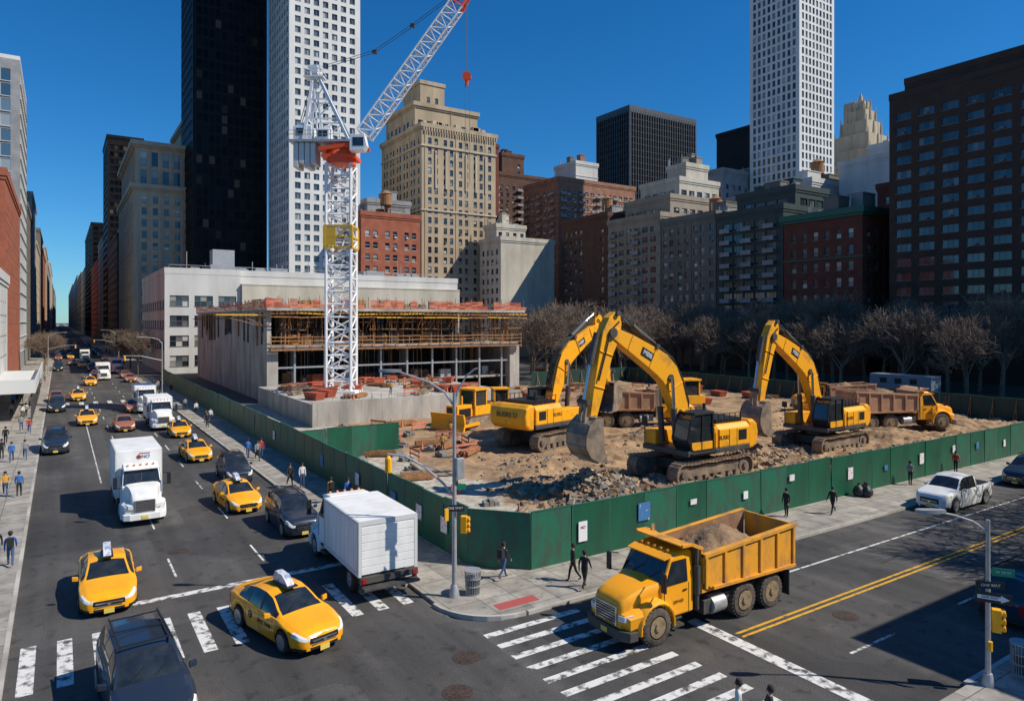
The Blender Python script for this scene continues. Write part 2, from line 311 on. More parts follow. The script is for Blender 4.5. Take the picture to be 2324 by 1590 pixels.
def tier(root,o0,x0,x1,y0,y1,z0,h,wm,bw=3.2,fh=3.3,ww=1.4,wh=1.8,faces='SW',base=0,rec=.25,gm=None,fm='frame',panes=1,split=True,cornice=.35,cm=None,nobj=100,topgap=1.0,par=.9,edge=.8,pair=0,acs=.0,belts=0,skip=0.0,piers=0,balc=0):
    ox,oy=o0; b=MB(); wins=[]; rw=random.Random(int(x0*3+y0*5+h)); pb=MB(); bl=MB()
    FD={'S':((x0,y0),(1,0),(0,-1),x1-x0,0),'W':((x0,y1),(0,-1),(-1,0),y1-y0,-pi/2),'E':((x1,y0),(0,1),(1,0),y1-y0,pi/2),'N':((x1,y1),(-1,0),(0,1),x1-x0,pi)}
    for k,(o,U,Nn,ln,rz) in FD.items():
        def p(u,dp,z): return (o[0]+U[0]*u-Nn[0]*dp-ox,o[1]+U[1]*u-Nn[1]*dp-oy,z)
        def q(u0,u1,za,zb): b.add([p(u0,0,za),p(u1,0,za),p(u1,0,zb),p(u0,0,zb)],[(0,1,2,3)],0)
        def bx(B,u0,u1,d0,d1,za,zb):
            A=p(u0,d0,za); C=p(u1,d1,zb); B.box(min(A[0],C[0]),max(A[0],C[0]),min(A[1],C[1]),max(A[1],C[1]),za,zb)
        n=int((ln-2*edge+(bw-ww))/bw); kf=int((h-z0-base-topgap)/fh)
        if k not in faces or n<1 or kf<1: q(0,ln,z0,h); continue
        st=(ln-n*bw)/2; zp=z0
        cols=[rw.random()>=skip for i in range(n)]
        if piers:
            for i in range(0,n+1,piers):
                u=min(max(st+bw*i,.2),ln-.2); bx(pb,u-.17,u+.17,-.16,.05,z0+base*.5,h-1.2)
        for fl in range(kf):
            za=z0+base+fl*fh+(fh-wh)*.45; zb=za+wh; q(0,ln,zp,za); up=0
            if balc and fl>0:
                for i in range(0,n,balc):
                    u=st+bw*i; bx(bl,u,u+bw*.95,-1.2,-.01,za-.35,za-.2); bx(bl,u,u+bw*.95,-1.2,-1.15,za-.2,za+.8)
            for i in range(n):
                if not cols[i]: continue
                uc=st+bw*(i+.5)+(pair if i%2==0 else -pair); ua=uc-ww/2; ub=uc+ww/2; q(up,ua,za,zb); up=ub
                b.add([p(ua,0,za),p(ub,0,za),p(ub,rec,za),p(ua,rec,za)],[(0,1,2,3)]); b.add([p(ua,0,zb),p(ub,0,zb),p(ub,rec,zb),p(ua,rec,zb)],[(0,1,2,3)])
                b.add([p(ua,0,za),p(ua,rec,za),p(ua,rec,zb),p(ua,0,zb)],[(0,1,2,3)]); b.add([p(ub,0,za),p(ub,rec,za),p(ub,rec,zb),p(ub,0,zb)],[(0,1,2,3)])
                wins.append((p(uc,rec-.005,za),rz,rw.random()<acs))
            q(up,ln,za,zb); zp=zb
        q(0,ln,zp,h)
    X0,X1,Y0,Y1=x0-ox,x1-ox,y0-oy,y1-oy
    b.add([(X0,Y0,h),(X1,Y0,h),(X1,Y1,h),(X0,Y1,h)],[(0,1,2,3)],1)
    b.ob('wall',[wm,'roofing'],root,norm=False)
    if pb.v: pb.ob('pier',[cm or wm],root,norm=False,kind='stuff')
    if bl.v: bl.ob('balcony',['grey'],root,norm=False,kind='stuff')
    b=MB(); b.ring(X0,X1,Y0,Y1,h-.5 if cornice else h-.01,h+par,cornice or .003,.3)
    if cornice>.3: b.ring(X0,X1,Y0,Y1,h-1.1,h-.52,cornice*.5,.1)
    b.ob('parapet',[cm or wm],root,norm=False)
    if belts:
        b=MB()
        kf=int((h-z0-base-topgap)/fh)
        for fl in range(belts,kf,belts): z=z0+base+fl*fh; b.ring(X0,X1,Y0,Y1,z-.12,z+.2,.2,.1)
        b.ob('string_course',[cm or wm],root,norm=False)
    if wins:
        t=win_template(ww,wh,panes,split); mats=[gm or GL,M[fm]]; tm=t.mesh('window',mats,norm=False); ta=win_template(ww,wh,panes,split,True); tam=ta.mesh('window',mats,norm=False) if acs else None
        wins.sort(key=lambda a:(Vector(a[0])+Vector((ox,oy,0))-CAM).length)
        for lc,rz,ac in wins[:nobj]: mkobj('window',tam if ac else tm,root,lc,rz)
        rest=wins[nobj:]
        if rest:
            r=MB()
            for lc,rz,ac in rest:
                T=ta if ac else t
                cs,sn=cos(rz),sin(rz); oo=len(r.v)
                r.v+=[(lc[0]+x*cs-y*sn,lc[1]+x*sn+y*cs,lc[2]+z) for x,y,z in T.v]; r.f+=[tuple(i+oo for i in f) for f in T.f]; r.m+=T.m
            r.ob('windows',mats,root,norm=False,kind='stuff')
def roofkit(root,o0,x0,x1,y0,y1,h,wm,seed,tank=True):
    r=random.Random(seed); ox,oy=o0; W=x1-x0; D=y1-y0
    for i in range(3):
        a=r.uniform(.03,.6)*W+x0-ox; c_=r.uniform(.05,.5)*D+y0-oy; w_=r.uniform(.14,.32)*W; e=r.uniform(.15,.32)*D
        b=MB(); hh=r.uniform(2.0,5.0); b.box(a,a+w_,c_,c_+e,h,h+hh); b.box(a-.15,a+w_+.15,c_-.15,c_+e+.15,h+hh,h+hh+.25); b.ob('roof_bulkhead',[r.choice((wm,wm,'greystone','grey'))],root)
    b=MB()
    for i in range(12):
        a=r.uniform(.05,.85)*W+x0-ox; c_=r.uniform(.02,.85)*D+y0-oy; s_=r.uniform(.5,1.5); b.box(a,a+s_*1.5,c_,c_+s_,h+.2,h+.2+s_)
        b.cyl((a,c_+2,h),(a,c_+2,h+r.uniform(1.5,4)),.12,n=6)
    b.ob('roof_equipment',['galv'],root)
    if tank and r.random()<.3:
        a=r.uniform(.3,.7)*W+x0-ox; c_=r.uniform(.2,.6)*D+y0-oy; b=MB()
        for i in range(4): b.cyl((a+cos(i*pi/2+.8)*1.5,c_+sin(i*pi/2+.8)*1.5,h),(a+cos(i*pi/2+.8)*1.5,c_+sin(i*pi/2+.8)*1.5,h+3.5),.12,n=6)
        b.cyl((a,c_,h+3.5),(a,c_,h+7),1.9,1.8,n=16); b.cyl((a,c_,h+7),(a,c_,h+8.3),2,.1,n=16); b.ob('water_tank',['wood'],root)
def bld(name,label,x0,x1,y0,y1,h,wm,tiers=(),kit=True,seed=None,**kw):
    root=thing(name,label,'building',(x0,y0,0)); o0=(x0,y0)
    kw.setdefault('base',4.5)
    tier(root,o0,x0,x1,y0,y1,0,h,wm,**kw)
    zz=h
    for (a0,a1,b0,b1,h2,opts) in tiers:
        k2={k:v for k,v in kw.items()}; k2['base']=.5; k2['nobj']=20; k2.update(opts); m2=k2.pop('wm',wm); z2=k2.pop('z0',zz)
        tier(root,o0,a0,a1,b0,b1,z2,h2,m2,**k2); zz=h2
    if kit:
        if tiers: t=tiers[-1]; roofkit(root,o0,t[0],t[1],t[2],t[3],t[4],wm,seed or int(x0*7+y0),False)
        else: roofkit(root,o0,x0,x1,y0,y1,h,wm,seed or int(x0*7+y0))
    return root
bld('glass_tower','tall blue glass office tower with pale frames',-40,-8,205,245,75,'grey',faces='SE',gm=GLB,bw=2.4,ww=2.0,fh=3.6,wh=3.0,fm='framewhite',split=False,rec=.1,cornice=0,cm='whitestone',kit=False)
bld('red_brick_building','red brick apartment house along the avenue',-30,-8,150,203,38,'redbrick',faces='SE',bw=4,ww=1.5,wh=2)
bld('white_corner_building','white low building with a flat parapet',-30,-7.6,90,149,19,'white',faces='SE',bw=5,ww=2.5,wh=2.2,base=6)
for i,(y0,y1,h,m) in enumerate([(246,290,46,'greystone'),(291,340,56,'grey'),(341,400,44,'tan2'),(402,470,56,'greystone'),(472,560,52,'redbrick'),(562,680,62,'tan'),(682,850,58,'grey'),(852,1100,72,'tan2'),(1102,1500,62,'greystone'),(1502,2200,70,'grey')]):
    bld('avenue_building','mid rise building lining the avenue',-40,-8,y0,y1,h,m,faces='SE',bw=3.6 if y0<600 else 7,fh=3.6 if y0<600 else 7,ww=1.7 if y0<600 else 3,wh=2 if y0<600 else 4,nobj=60 if y0<500 else 10)
r_=bld('white_low_building','white low building with paired windows and a blank wall',20,96,176,226,23.5,'white',faces='W',bw=5,ww=3.4,wh=2.2,fh=4.6,panes=3,kit=False,cornice=.1)
tier(r_,(20,176),20.0,36.5,175.3,176.2,0,23.5,'white',faces='S',bw=5.2,ww=4.0,wh=2.5,fh=4.6,panes=3,base=.8,cornice=.05)
b=MB(); b.box(16.6,75.8,-1.6,-.01,0,20.8); b.box(16.5,75.9,-1.7,0.1,20.8,21.1); b.ob('blank_wall',['cream'],r_)
b=MB()
for i in range(46): a=R.uniform(2,72);e=R.uniform(1,20);s_=R.uniform(.6,2.0); b.box(a,a+s_*1.6,e,e+s_,23.5,24+s_)
for i in range(30): b.box(1+i*2.4,1.06+i*2.4,.4,.46,23.5,25.2)
for i in range(12): a=R.uniform(4,70); b.cyl((a,6,23.5),(a,6,R.uniform(26,29)),.1,n=5)
b.box(1,71,.4,.45,25.1,25.2); b.box(11,16,4,8,23.5,29.5); b.ob('roof_equipment',['galv'],r_)
bld('stone_office_building','ornate tan stone office block with arched top storeys and cornice',20,46,255,318,56,'tan2',bw=3.3,ww=1.5,wh=2.2,fh=3.8,cornice=1.0,belts=4,piers=2,kit=False,
    tiers=[(20.8,45,256,316,70,dict(bw=3.3,ww=1.9,wh=4.6,fh=6,cornice=1.6,belts=0,piers=1)),(36,43,262,290,80,dict(wm='tan',faces='',belts=0))])
bld('brick_building','dark red brick building along the avenue',20,50,330,395,48,'brownbrick')
bld('black_office_tower','dark glass slab tower along the avenue',20,36,402,440,105,'blackclad',gm=GLD,bw=2,ww=1.7,wh=2.4,fh=3.6,fm='framedark',split=False,kit=False)
bld('black_office_tower','dark glass slab tower along the avenue',20,50,610,760,86,'blackclad',gm=GLD,bw=4,ww=3.4,wh=3,fh=4,fm='framedark',split=False,kit=False)
for (y0,y1,h,m) in [(442,500,58,'tan'),(502,608,50,'redbrick'),(762,900,62,'tan2'),(902,1100,66,'greystone'),(1102,1500,74,'grey'),(1502,2200,80,'greystone')]:
    bld('avenue_building','mid rise building lining the avenue',20,50,y0,y1,h,m,bw=3.6 if y0<600 else 7,fh=3.6 if y0<600 else 7,ww=1.7 if y0<600 else 3,wh=2 if y0<600 else 4,nobj=40 if y0<500 else 10)
bld('black_glass_tower','very tall black glass skyscraper',35.4,58.3,240,264.6,160,'blackclad',gm=GLD,bw=1.9,ww=1.7,wh=2.7,fh=3.4,fm='framedark',split=False,rec=.08,cornice=0,kit=False)
bld('white_grid_tower','very tall white stone tower with a grid of square windows',58.8,81.5,215,240,165,'whitestone',bw=2.9,ww=1.75,wh=1.9,fh=3.2,rec=.3,panes=2,split=False,fm='framegrey',gm=GLW,kit=False,cornice=0)
bld('red_brick_house','small red brick apartment building with flat roof',78,98,205,212,45.5,'redbrick',faces='S',bw=3.3,ww=1.5,wh=2.0,fh=3.7,fm='framewhite',pair=.35,acs=.2)
bld('grey_block','grey concrete building behind a brick house',83,98,212.5,225,51,'grey',faces='S')
bld('tan_prewar_tower','large tan brick prewar apartment tower with setbacks',103.4,133,215,250,79,'tan',bw=3.0,ww=1.3,wh=2.0,fh=3.4,cornice=.7,pair=.28,acs=.15,piers=4,kit=False,
    tiers=[(104.5,130,223,248,88.5,dict(bw=3.6,ww=1.8,wh=3.2,fh=4.5)),(111,121,232,247,100,dict(wm='tan',faces='S',bw=4,cornice=.3,piers=0))])
b_=[o for o in bpy.data.objects if o.name.startswith('tan_prewar')][0]
q=MB()
for z in (22,50,72): q.ring(0,29.6,0,35,z,z+.6,.35,.1)
for i in range(6): q.box(5+i*4.0,5.7+i*4.0,-.35,-.003,58,71)
for i in range(30): q.box(.3+i,.7+i,-.9,-.71,77.2,78.4)
for i in range(12): a=R.uniform(1,26); s_=R.uniform(.8,2.4); q.box(a,a+s_,2,4,79,80.5+s_*.7)
q.ob('string_course',['tan2'],b_)
bld('cream_building','low cream building with a blank weathered wall',124.6,147,198,212,40,'cream',faces='W',bw=3,tiers=[(126,138,203,211,45,dict(faces='S'))])
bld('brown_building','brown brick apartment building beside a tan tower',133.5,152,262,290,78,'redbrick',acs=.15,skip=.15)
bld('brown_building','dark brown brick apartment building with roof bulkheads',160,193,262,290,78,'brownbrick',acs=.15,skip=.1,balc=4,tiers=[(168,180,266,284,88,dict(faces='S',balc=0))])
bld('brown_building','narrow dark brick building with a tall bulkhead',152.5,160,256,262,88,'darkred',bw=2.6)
bld('pink_brick_building','sunlit pink brick apartment building with many windows',169,211,225,250,70,'pinkbrick',bw=3.1,ww=1.9,wh=1.7,fh=3.1,fm='framewhite',panes=2,acs=.2,belts=1,balc=3,tiers=[(182,194,230,245,79,dict(wm='white',faces=''))])
bld('dark_slab_tower','dark ribbed office slab with two faces',277,333,300,330,137,'bronze',gm=GLD,bw=2.0,ww=1.2,wh=3.4,fh=3.6,rec=.7,split=False,fm='framedark',kit=False,cornice=0,piers=1)
bld('grey_grid_tower','very tall grey concrete grid tower',219,240,150,171,178,'whitestone',bw=2.1,ww=1.25,wh=2.2,fh=3.1,rec=.3,split=False,fm='framegrey',gm=GLW,kit=False,cornice=0)
bld('tall_brown_building','tall dark brown brick apartment block with rows of windows',150,185,-40,81,60,'darkbrick',bw=4.6,ww=3.2,wh=1.6,fh=3.1,panes=3,split=False,gm=GLK,acs=.3,kit=False,cornice=.1,  # unseen south end lengthened so the block's shadow covers the park trees
    tiers=[(152,185,-40,78.8,63.2,dict(faces=''))])
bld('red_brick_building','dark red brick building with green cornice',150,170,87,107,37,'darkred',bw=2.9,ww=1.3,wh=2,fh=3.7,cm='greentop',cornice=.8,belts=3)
bld('green_glass_building','green glass and steel apartment building',150,172,107.2,128,40.5,'greenclad',gm=GLG,bw=3.4,ww=3.0,wh=2.2,fh=3.1,panes=3,split=False,belts=1,balc=2,tiers=[(156,170,108,126,46,dict(balc=0))])
bld('grey_stone_building','grey tan stone apartment building with regular windows',150,175,128.3,149,41.5,'greystone',bw=2.9,ww=1.5,wh=1.9,fh=3.2,acs=.2,pair=.2,piers=4)
bld('tan_setback_building','tan brick building stepping back to a penthouse',150,178,149.2,172.6,44,'taupe',bw=3.5,ww=2.4,wh=1.7,fh=3.1,panes=2,belts=1,balc=3,
    tiers=[(155,178,150,170,50,dict()),(160,178,151,168,56,dict(wm='cream')),(164,174,152,160,61,dict(wm='cream',faces=''))])
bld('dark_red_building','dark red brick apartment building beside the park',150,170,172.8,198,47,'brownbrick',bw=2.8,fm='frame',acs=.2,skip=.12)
bld('white_block','white stucco building with a rooftop room',188,214,98,116,57,'white',faces='S',bw=6,tiers=[(196,212,100,112,62,dict(faces=''))])
bld('white_block','white stucco block with a sloping roof line',178,200,118,127,52,'white',faces='S',bw=5)
bld('grey_block','grey building with glass roof rooms',176,200,128,146,50,'grey',bw=3.4)
bld('black_block','black clad tower block with bare walls',232,255,178,198,90,'blackclad',faces='',kit=False)
bld('grey_block','grey block behind the park row',205,245,172,200,68,'grey',bw=3.5)
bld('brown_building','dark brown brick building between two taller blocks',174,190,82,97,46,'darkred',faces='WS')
bld('grey_block','pale cream apartment block above the row',190,230,205,224,57,'cream')
bld('brown_building','pink brown brick building with many windows',215,262,235,262,60,'pinkbrick',fm='framewhite')
t=thing('ornate_stone_tower','ornate stepped stone tower with pinnacles','building',(280,158,0))
tier(t,(280,158),280,304,158,182,0,78,'tan2',bw=2.6,ww=1.2,wh=2.2,fh=3.8,nobj=60,piers=2)
b=MB()
for k,(a,z0,z1) in enumerate([(9.5,78,85),(7.4,85,92),(5.6,92,98),(4,98,103),(2.6,103,107)]):
    b.box(12-a,12+a,12-a,12+a,z0,z1)
    for sx in (-1,0,1):
        for sy in (-1,0,1):
            if sx or sy: b.cyl((12+sx*(a+.2),12+sy*(a+.2),z0-1),(12+sx*(a+.2),12+sy*(a+.2),z1+2),.8,.1,n=6)
b.cyl((12,12,107),(12,12,111),1.6,.2,n=8); b.box(17,22,18,23,78,110); b.ob('spire',['tan2'],t)
bld('corner_building','low corner building beside the cross street',36.4,90,-30,4.6,14.0,'brownbrick',faces='SW',bw=3.2,kit=False,base=1)
# ---------------------------------------------------------------- construction building
cb=thing('construction_building','concrete building shell under construction with orange edge netting','building',(25.5,105,0))
b=MB(); b.box(0,.6,0,61,0,13.6); b.box(.6,44.5,60.4,61,0,13.6); b.box(43.9,44.5,0,60.4,0,7.9); b.box(.6,1.6,.01,1.2,0,7.8); b.box(42.5,43.9,.01,1.5,0,7.9)
for i in range(13): b.box(-.04,.01,1+i*4.8,1.06+i*4.8,0,13.5)
for z in (4.4,9): b.box(-.03,.01,0,61,z,z+.07)
for i in range(24):
    for z in (2,6.5,11): b.box(-.035,.012,2.2+i*2.4,2.32+i*2.4,z,z+.12,1)
for i in range(30): y=R.uniform(1,55); b.box(-.25,-.01,y,y+.08,R.uniform(8,11),13.4,R.choice((1,2)))
b.ob('wall',['concrete','darkgrey','wood'],cb)
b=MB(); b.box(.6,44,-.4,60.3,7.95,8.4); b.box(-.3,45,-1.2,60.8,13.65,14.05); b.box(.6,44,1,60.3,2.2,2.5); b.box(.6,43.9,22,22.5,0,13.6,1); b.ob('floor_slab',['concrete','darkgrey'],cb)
for i in range(9):
    b=MB(); b.box(4+i*4.6,4.3+i*4.6,.3,.6,0,7.95); b.ob('column',['galv'],cb)
for i in range(4):
    b=MB(); b.box(6+i*10,6.8+i*10,10,10.8,0,13.6); b.ob('column',['concretedark'],cb)
b=MB(); b.box(1.6,42.5,.35,.55,5.0,5.25); b.ob('cross_beam',['galv'],cb)
b=MB()
for i in range(200):
    x=R.uniform(1,43.5); y=R.choice((.1,.4,2.5,4,6,9)); b.cyl((x,y,8.4),(x+R.uniform(-.15,.15),y,13.65),R.uniform(.03,.09),n=5,m=R.choice((0,0,1,2,2)))
for i in range(60):
    x=R.uniform(1,43); z=R.choice((9.6,10.8,12.0,12.8)); b.beam((x,.2,z),(x+R.uniform(1.5,4),.2,z+R.uniform(-.15,.15)),.06,.12,R.choice((0,1,2)))
for i in range(30): x=1+i*1.4; b.beam((x,.3,8.5),(x+R.uniform(-2,2.4),.3,R.choice((11,13))),.05,.05,2)
for i in range(30): x=R.uniform(2,42);y=R.uniform(.6,6); b.box(x,x+R.uniform(.5,2),y,y+.8,8.4,9+R.random()*1.8,R.randint(0,2))
b.ob('shoring_post',['wood','rusty','darkgrey'],cb,kind='stuff')
b=MB()
for i in range(50):
    x=R.uniform(2,42);y=R.uniform(1,9); b.cyl((x,y,2.5),(x,y,7.9),.04,n=5,m=R.choice((0,2)))
for i in range(34): x=R.uniform(2,41);y=R.uniform(1.2,6); b.box(x,x+R.uniform(.5,2.2),y,y+.8,2.5,3+R.random()*1.2,R.randint(0,3))
b.ob('stored_material',['galv','dullred','wood','concretedark'],cb,kind='stuff')
b=MB()
for zz in (8.5,9.1,9.7): 
    for i in range(11): b.beam((.2+i*4.04,-.7,zz+R.uniform(-.08,.08)),(.2+(i+1)*4.04,-.7,zz+R.uniform(-.08,.08)),.07,.13,R.choice((0,0,1)))
for i in range(23): b.box(.4+i*2,.5+i*2,-.72,-.62,7.4,9.9+R.uniform(-.3,.5))
for zz in (12.7,13.2): 
    for i in range(11): b.beam((.2+i*4.1,-1.3,zz+R.uniform(-.1,.1)),(.2+(i+1)*4.1,-1.3,zz+R.uniform(-.1,.1)),.1,.18,R.choice((0,0,1,2)))
for i in range(64): x=.3+i*.7+R.uniform(-.2,.2); b.beam((x,-1.5-R.random()*.5,13.5),(x,1,13.5),.08,.15,R.choice((0,0,1,2)))
for i in range(34): x=R.uniform(1,44); b.beam((x,-1.3,12.7),(x+R.uniform(-.8,.8),-.3,R.uniform(10.4,11.5)),.06,.08,R.randint(0,1))
b.box(.3,44.4,-1.1,-.4,7.7,7.9,0); b.box(-7,0,-.3,1.5,12.9,13.1,2); b.beam((-6.5,0,12.9),(-.1,0,11.2),.1,.1,0); b.beam((-3.5,0,12.9),(-.1,0,11.2),.1,.1,0)
for i in range(26): b.beam((-1.3,1+i*2.3,12.6),(.3,1+i*2.3,12.6),.1,.2,i%2)
b.ob('edge_scaffold',['wood','rusty','yellowsteel'],cb)
b=MB()
for i in range(40):
    x0=-.4+i*1.14; hh=R.choice((.9,1.1,1.25,1.35,.5)); z=14.1
    if R.random()<.1: continue
    for k in range(5):
        if k*.27<hh: b.add([(x0,-1.22+R.uniform(-.05,.05),z+k*.27+R.uniform(-.05,.05)),(x0+1.14,-1.22,z+k*.27+R.uniform(-.05,.05)),(x0+1.14,-1.22,z+k*.27+.22),(x0,-1.22+R.uniform(-.05,.05),z+k*.27+.22)],[(0,1,2,3)],R.choice((0,0,2)))
for i in range(52):
    y0=-1.2+i*1.19; hh=R.choice((.9,1.1,1.25,.7))
    for k in range(5):
        if k*.27<hh: b.add([(-.38,y0,14.1+k*.27),(-.38,y0+1.19,14.1+k*.27+R.uniform(-.05,.05)),(-.38,y0+1.19,14.32+k*.27),(-.38,y0,14.32+k*.27)],[(0,1,2,3)],R.choice((0,0,2)))
for i in range(30): b.box(-.3+i*1.55,-.22+i*1.55,-1.19,-1.1,14.05,15.3+R.random()*.7,1)
b.ob('safety_netting',['orange','wood','dullred'],cb,norm=False)
b=MB()
for i in range(44): x=R.uniform(1,43);y=R.uniform(0,30);b.box(x,x+R.uniform(.3,2),y,y+.6,14.05,14.4+R.random()*1.5,R.choice((0,1,1,2,3,3)))
for i in range(200): x=R.uniform(1,43);y=R.uniform(0,30);b.cyl((x,y,14),(x,y,15+R.random()),.03,n=4,m=3)
b.ob('roof_materials',['dullred','wood','rusty','steel'],cb)
pd=thing('concrete_podium','low concrete foundation wall and deck','foundation',(24,78,0))
b=MB(); b.box(0,28,0,26,0,2.6); b.box(-.15,28,-.3,0,0,2.9)
for i in range(11): b.box(.4+i*2.6,.43+i*2.6,-.315,-.3,.1,2.8)
for i in range(40): x=R.uniform(.3,27.5); b.cyl((x,-.15,2.9),(x,-.15,3.3+R.random()*.5),.025,n=4)
b.ob('wall',['concrete'],pd)
# ---------------------------------------------------------------- crane
def lattice(b,p0,p1,w0,w1,n,rc,rb,side=(0,1,0),m=0):
    p0=Vector(p0);p1=Vector(p1);t=(p1-p0).normalized(); s1=Vector(side); s2=t.cross(s1).normalized()
    def cr(k):
        f=k/n; c_=p0.lerp(p1,f); a=(w0+(w1-w0)*f)/2
        return [c_+s1*a+s2*a,c_-s1*a+s2*a,c_-s1*a-s2*a,c_+s1*a-s2*a]
    P=[cr(k) for k in range(n+1)]
    for k in range(n):
        for i in range(4):
            j=(i+1)%4
            b.cyl(P[k][i],P[k+1][i],rc,n=6,m=m,caps=False)
            b.cyl(P[k][i] if (k+i)%2 else P[k][j],P[k+1][j] if (k+i)%2 else P[k+1][i],rb,n=5,m=m,caps=False)
            b.cyl(P[k][i],P[k][j],rb,n=5,m=m,caps=False)
cr=thing('tower_crane','white luffing tower crane with orange jib tip','crane',(31.3,89.4,2.6),radians(-33.1))
b=MB(); lattice(b,(0,0,0),(0,0,30.1),3.2,3.2,18,.22,.12); b.box(-2.3,2.3,-2.3,2.3,0,.4)
for k in range(10): b.beam((-.5,-.5 if k%2 else .5,k*3),(.5,-.5 if k%2 else .5,k*3+3),.5,.06)
b.ob('mast',['cranewhite'],cr,smooth=True)
b=MB()
for z in (19.0,20.4,21.8): b.ring(-1.75,1.75,-1.75,1.75,z,z+.22,.12,.12)
for sx in (-1,1):
    for sy in (-1,1): b.box(sx*1.78-.14,sx*1.78+.14,sy*1.78-.14,sy*1.78+.14,19.2,21.8)
b.box(-1.6,-.3,-1.86,-1.78,19.3,21.6); b.beam((-1.7,-1.8,19.2),(1.7,-1.8,21.8),.14,.14); b.ob('climbing_collar',['yellowsteel'],cr)
b=MB(); b.cyl((0,0,30.1),(0,0,30.8),1.9,n=20); b.box(-2.2,2.2,-1.9,1.9,30.8,31.2); b.cyl((0,0,31.2),(0,0,31.9),2.1,1.8,n=20); b.beam((-2.6,-1.7,31.9),(3.4,-1.7,32.6),.3,.5); b.beam((-2.6,1.7,31.9),(3.4,1.7,32.6),.3,.5); b.box(-2.6,-1.5,-1.7,1.7,31.7,32.1); b.box(-.8,1,-1.5,1.5,31.9,32.7); b.ob('slewing_ring',['craneorange'],cr)
b=MB(); b.box(-6.5,3.2,-1.7,1.7,32.85,33.15)
for y in (-1.7,1.7):
    for z in (33.8,34.3): b.beam((-6.5,y,z),(0,y,z),.06,.06)
    for i in range(7): b.box(-6.5+i*1.1,-6.44+i*1.1,y-.03,y+.03,33.15,34.3)
b.ob('machinery_deck',['galv'],cr)
b=MB()
for k in range(4): b.box(-6.0+k*.75,-5.35+k*.75,-1.3,1.3,29.6+(k%2)*.5,32.8)
b.ob('counterweight',['ribwhite'],cr,bev=.06)
b=MB(); b.box(-6.0,-3.6,-1.3,1.3,33.2,35.0); b.box(-5.6,-4.2,-1.0,1.0,35.0,35.5); b.box(-2.9,-1.3,-1.4,.6,33.2,34.6); b.cyl((-2,.2,34.9),(-2,1.4,34.9),.6,n=14); b.ob('winch_house',['cranewhite'],cr,bev=.05)
b=MB(); b.box(-2.7,-1.5,-1.44,-1.41,33.6,34.4); b.box(2.2,3.6,-3.22,-3.2,31.9,33.0); b.box(-5.6,-4.4,-1.33,-1.31,33.8,34.7); b.ob('window',['carglass'],cr)
b=MB(); b.prism([(1.8,31.3),(3.6,31.3),(4.0,32),(3.7,33.4),(1.8,33.4)],-3.2,-1.8); b.ob('cab',['cranewhite'],cr,bev=.05)
b=MB()
for y in (-1.3,1.3):
    b.beam((-4.6,y,33.2),(-3.5,y*.4,42.4),.36,.36); b.beam((1.2,y,33.2),(-3.3,y*.4,42.4),.36,.36); b.beam((-2.8,y,33.3),(-3.4,y*.5,40),.2,.2)
    b.beam((-4.3,y*.9,36),(-.1,y*.8,36),.16,.16); b.beam((-4.1,y*.7,38.6),(-1.5,y*.7,38.6),.16,.16); b.beam((-4.3,y*.9,36),(-1.5,y*.7,38.6),.12,.12); b.beam((-2.9,y,33.5),(-.1,y*.8,36),.12,.12); b.beam((-4,y*.6,38.6),(-2.6,y*.5,40.7),.1,.1)
for z,xx in ((36,-4.3),(38.6,-4.0),(41,-3.7)): b.beam((xx,-1,z),(xx,1,z),.12,.12)
b.cyl((-3.4,-.9,42.6),(-3.4,.9,42.6),.55,n=12); b.box(-4.8,-2.2,-.9,.9,41.6,41.75); b.box(-4.3,-2.6,-.6,.6,42.9,43.2)
for z in (42.2,42.6): b.ring(-4.8,-2.2,-.9,.9,z,z+.06,0,.06)
b.ob('a_frame',['cranewhite'],cr)
J0=Vector((2.3,0,33.0));J2=Vector((17.4,0,54.3));J1=J0.lerp(J2,.86)
b=MB(); lattice(b,J0+(J1-J0)*.06,J1,1.9,1.8,18,.13,.07); b.cyl(J0+Vector((0,-1.1,0)),J0+Vector((0,1.1,0)),.4,n=10); b.beam(J0,J0+(J1-J0)*.08,1.7,.8); b.ob('jib',['cranewhite'],cr,smooth=True)
b=MB(); lattice(b,J1,J2,1.8,1.0,4,.14,.07); b.beam(J2,J2+Vector((.6,0,0)),.7,.6); b.cyl(J2+Vector((.4,-.5,-.2)),J2+Vector((.4,.5,-.2)),.5,n=14); b.ob('jib_tip',['craneorange'],cr)
b=MB()
for y in (-.35,.35):
    b.cyl((-3.4,y,42.8),(4.4,y,45.2),.04,n=4); b.cyl((4.4,y,45.2),(9.4,y,48.6),.04,n=4); b.cyl((9.4,y,48.6),J2+Vector((0,y,.3)),.04,n=4)
    b.cyl((16.0+.6,y*.5,54),(16.6,y*.5,42.2),.03,n=4); b.cyl((-3.4,y,42.6),(-6,y,33.5),.05,n=4)
for y in (-.3,.3): b.cyl((16.7+y,0,41.3),(16.7+y,0,27.5),.025,n=4)
b.box(4.1,4.7,-.3,.3,44.9,45.3); b.box(9.1,9.7,-.3,.3,48.4,48.8); b.ob('cable',['darkgrey'],cr)
b=MB(); b.cyl((16.6,-.3,41.9),(16.6,.3,41.9),.6,n=12); b.cyl((16.6,0,41.5),(16.6,0,40.6),.35,.15,n=8); b.ob('hook_block',['craneorange'],cr)
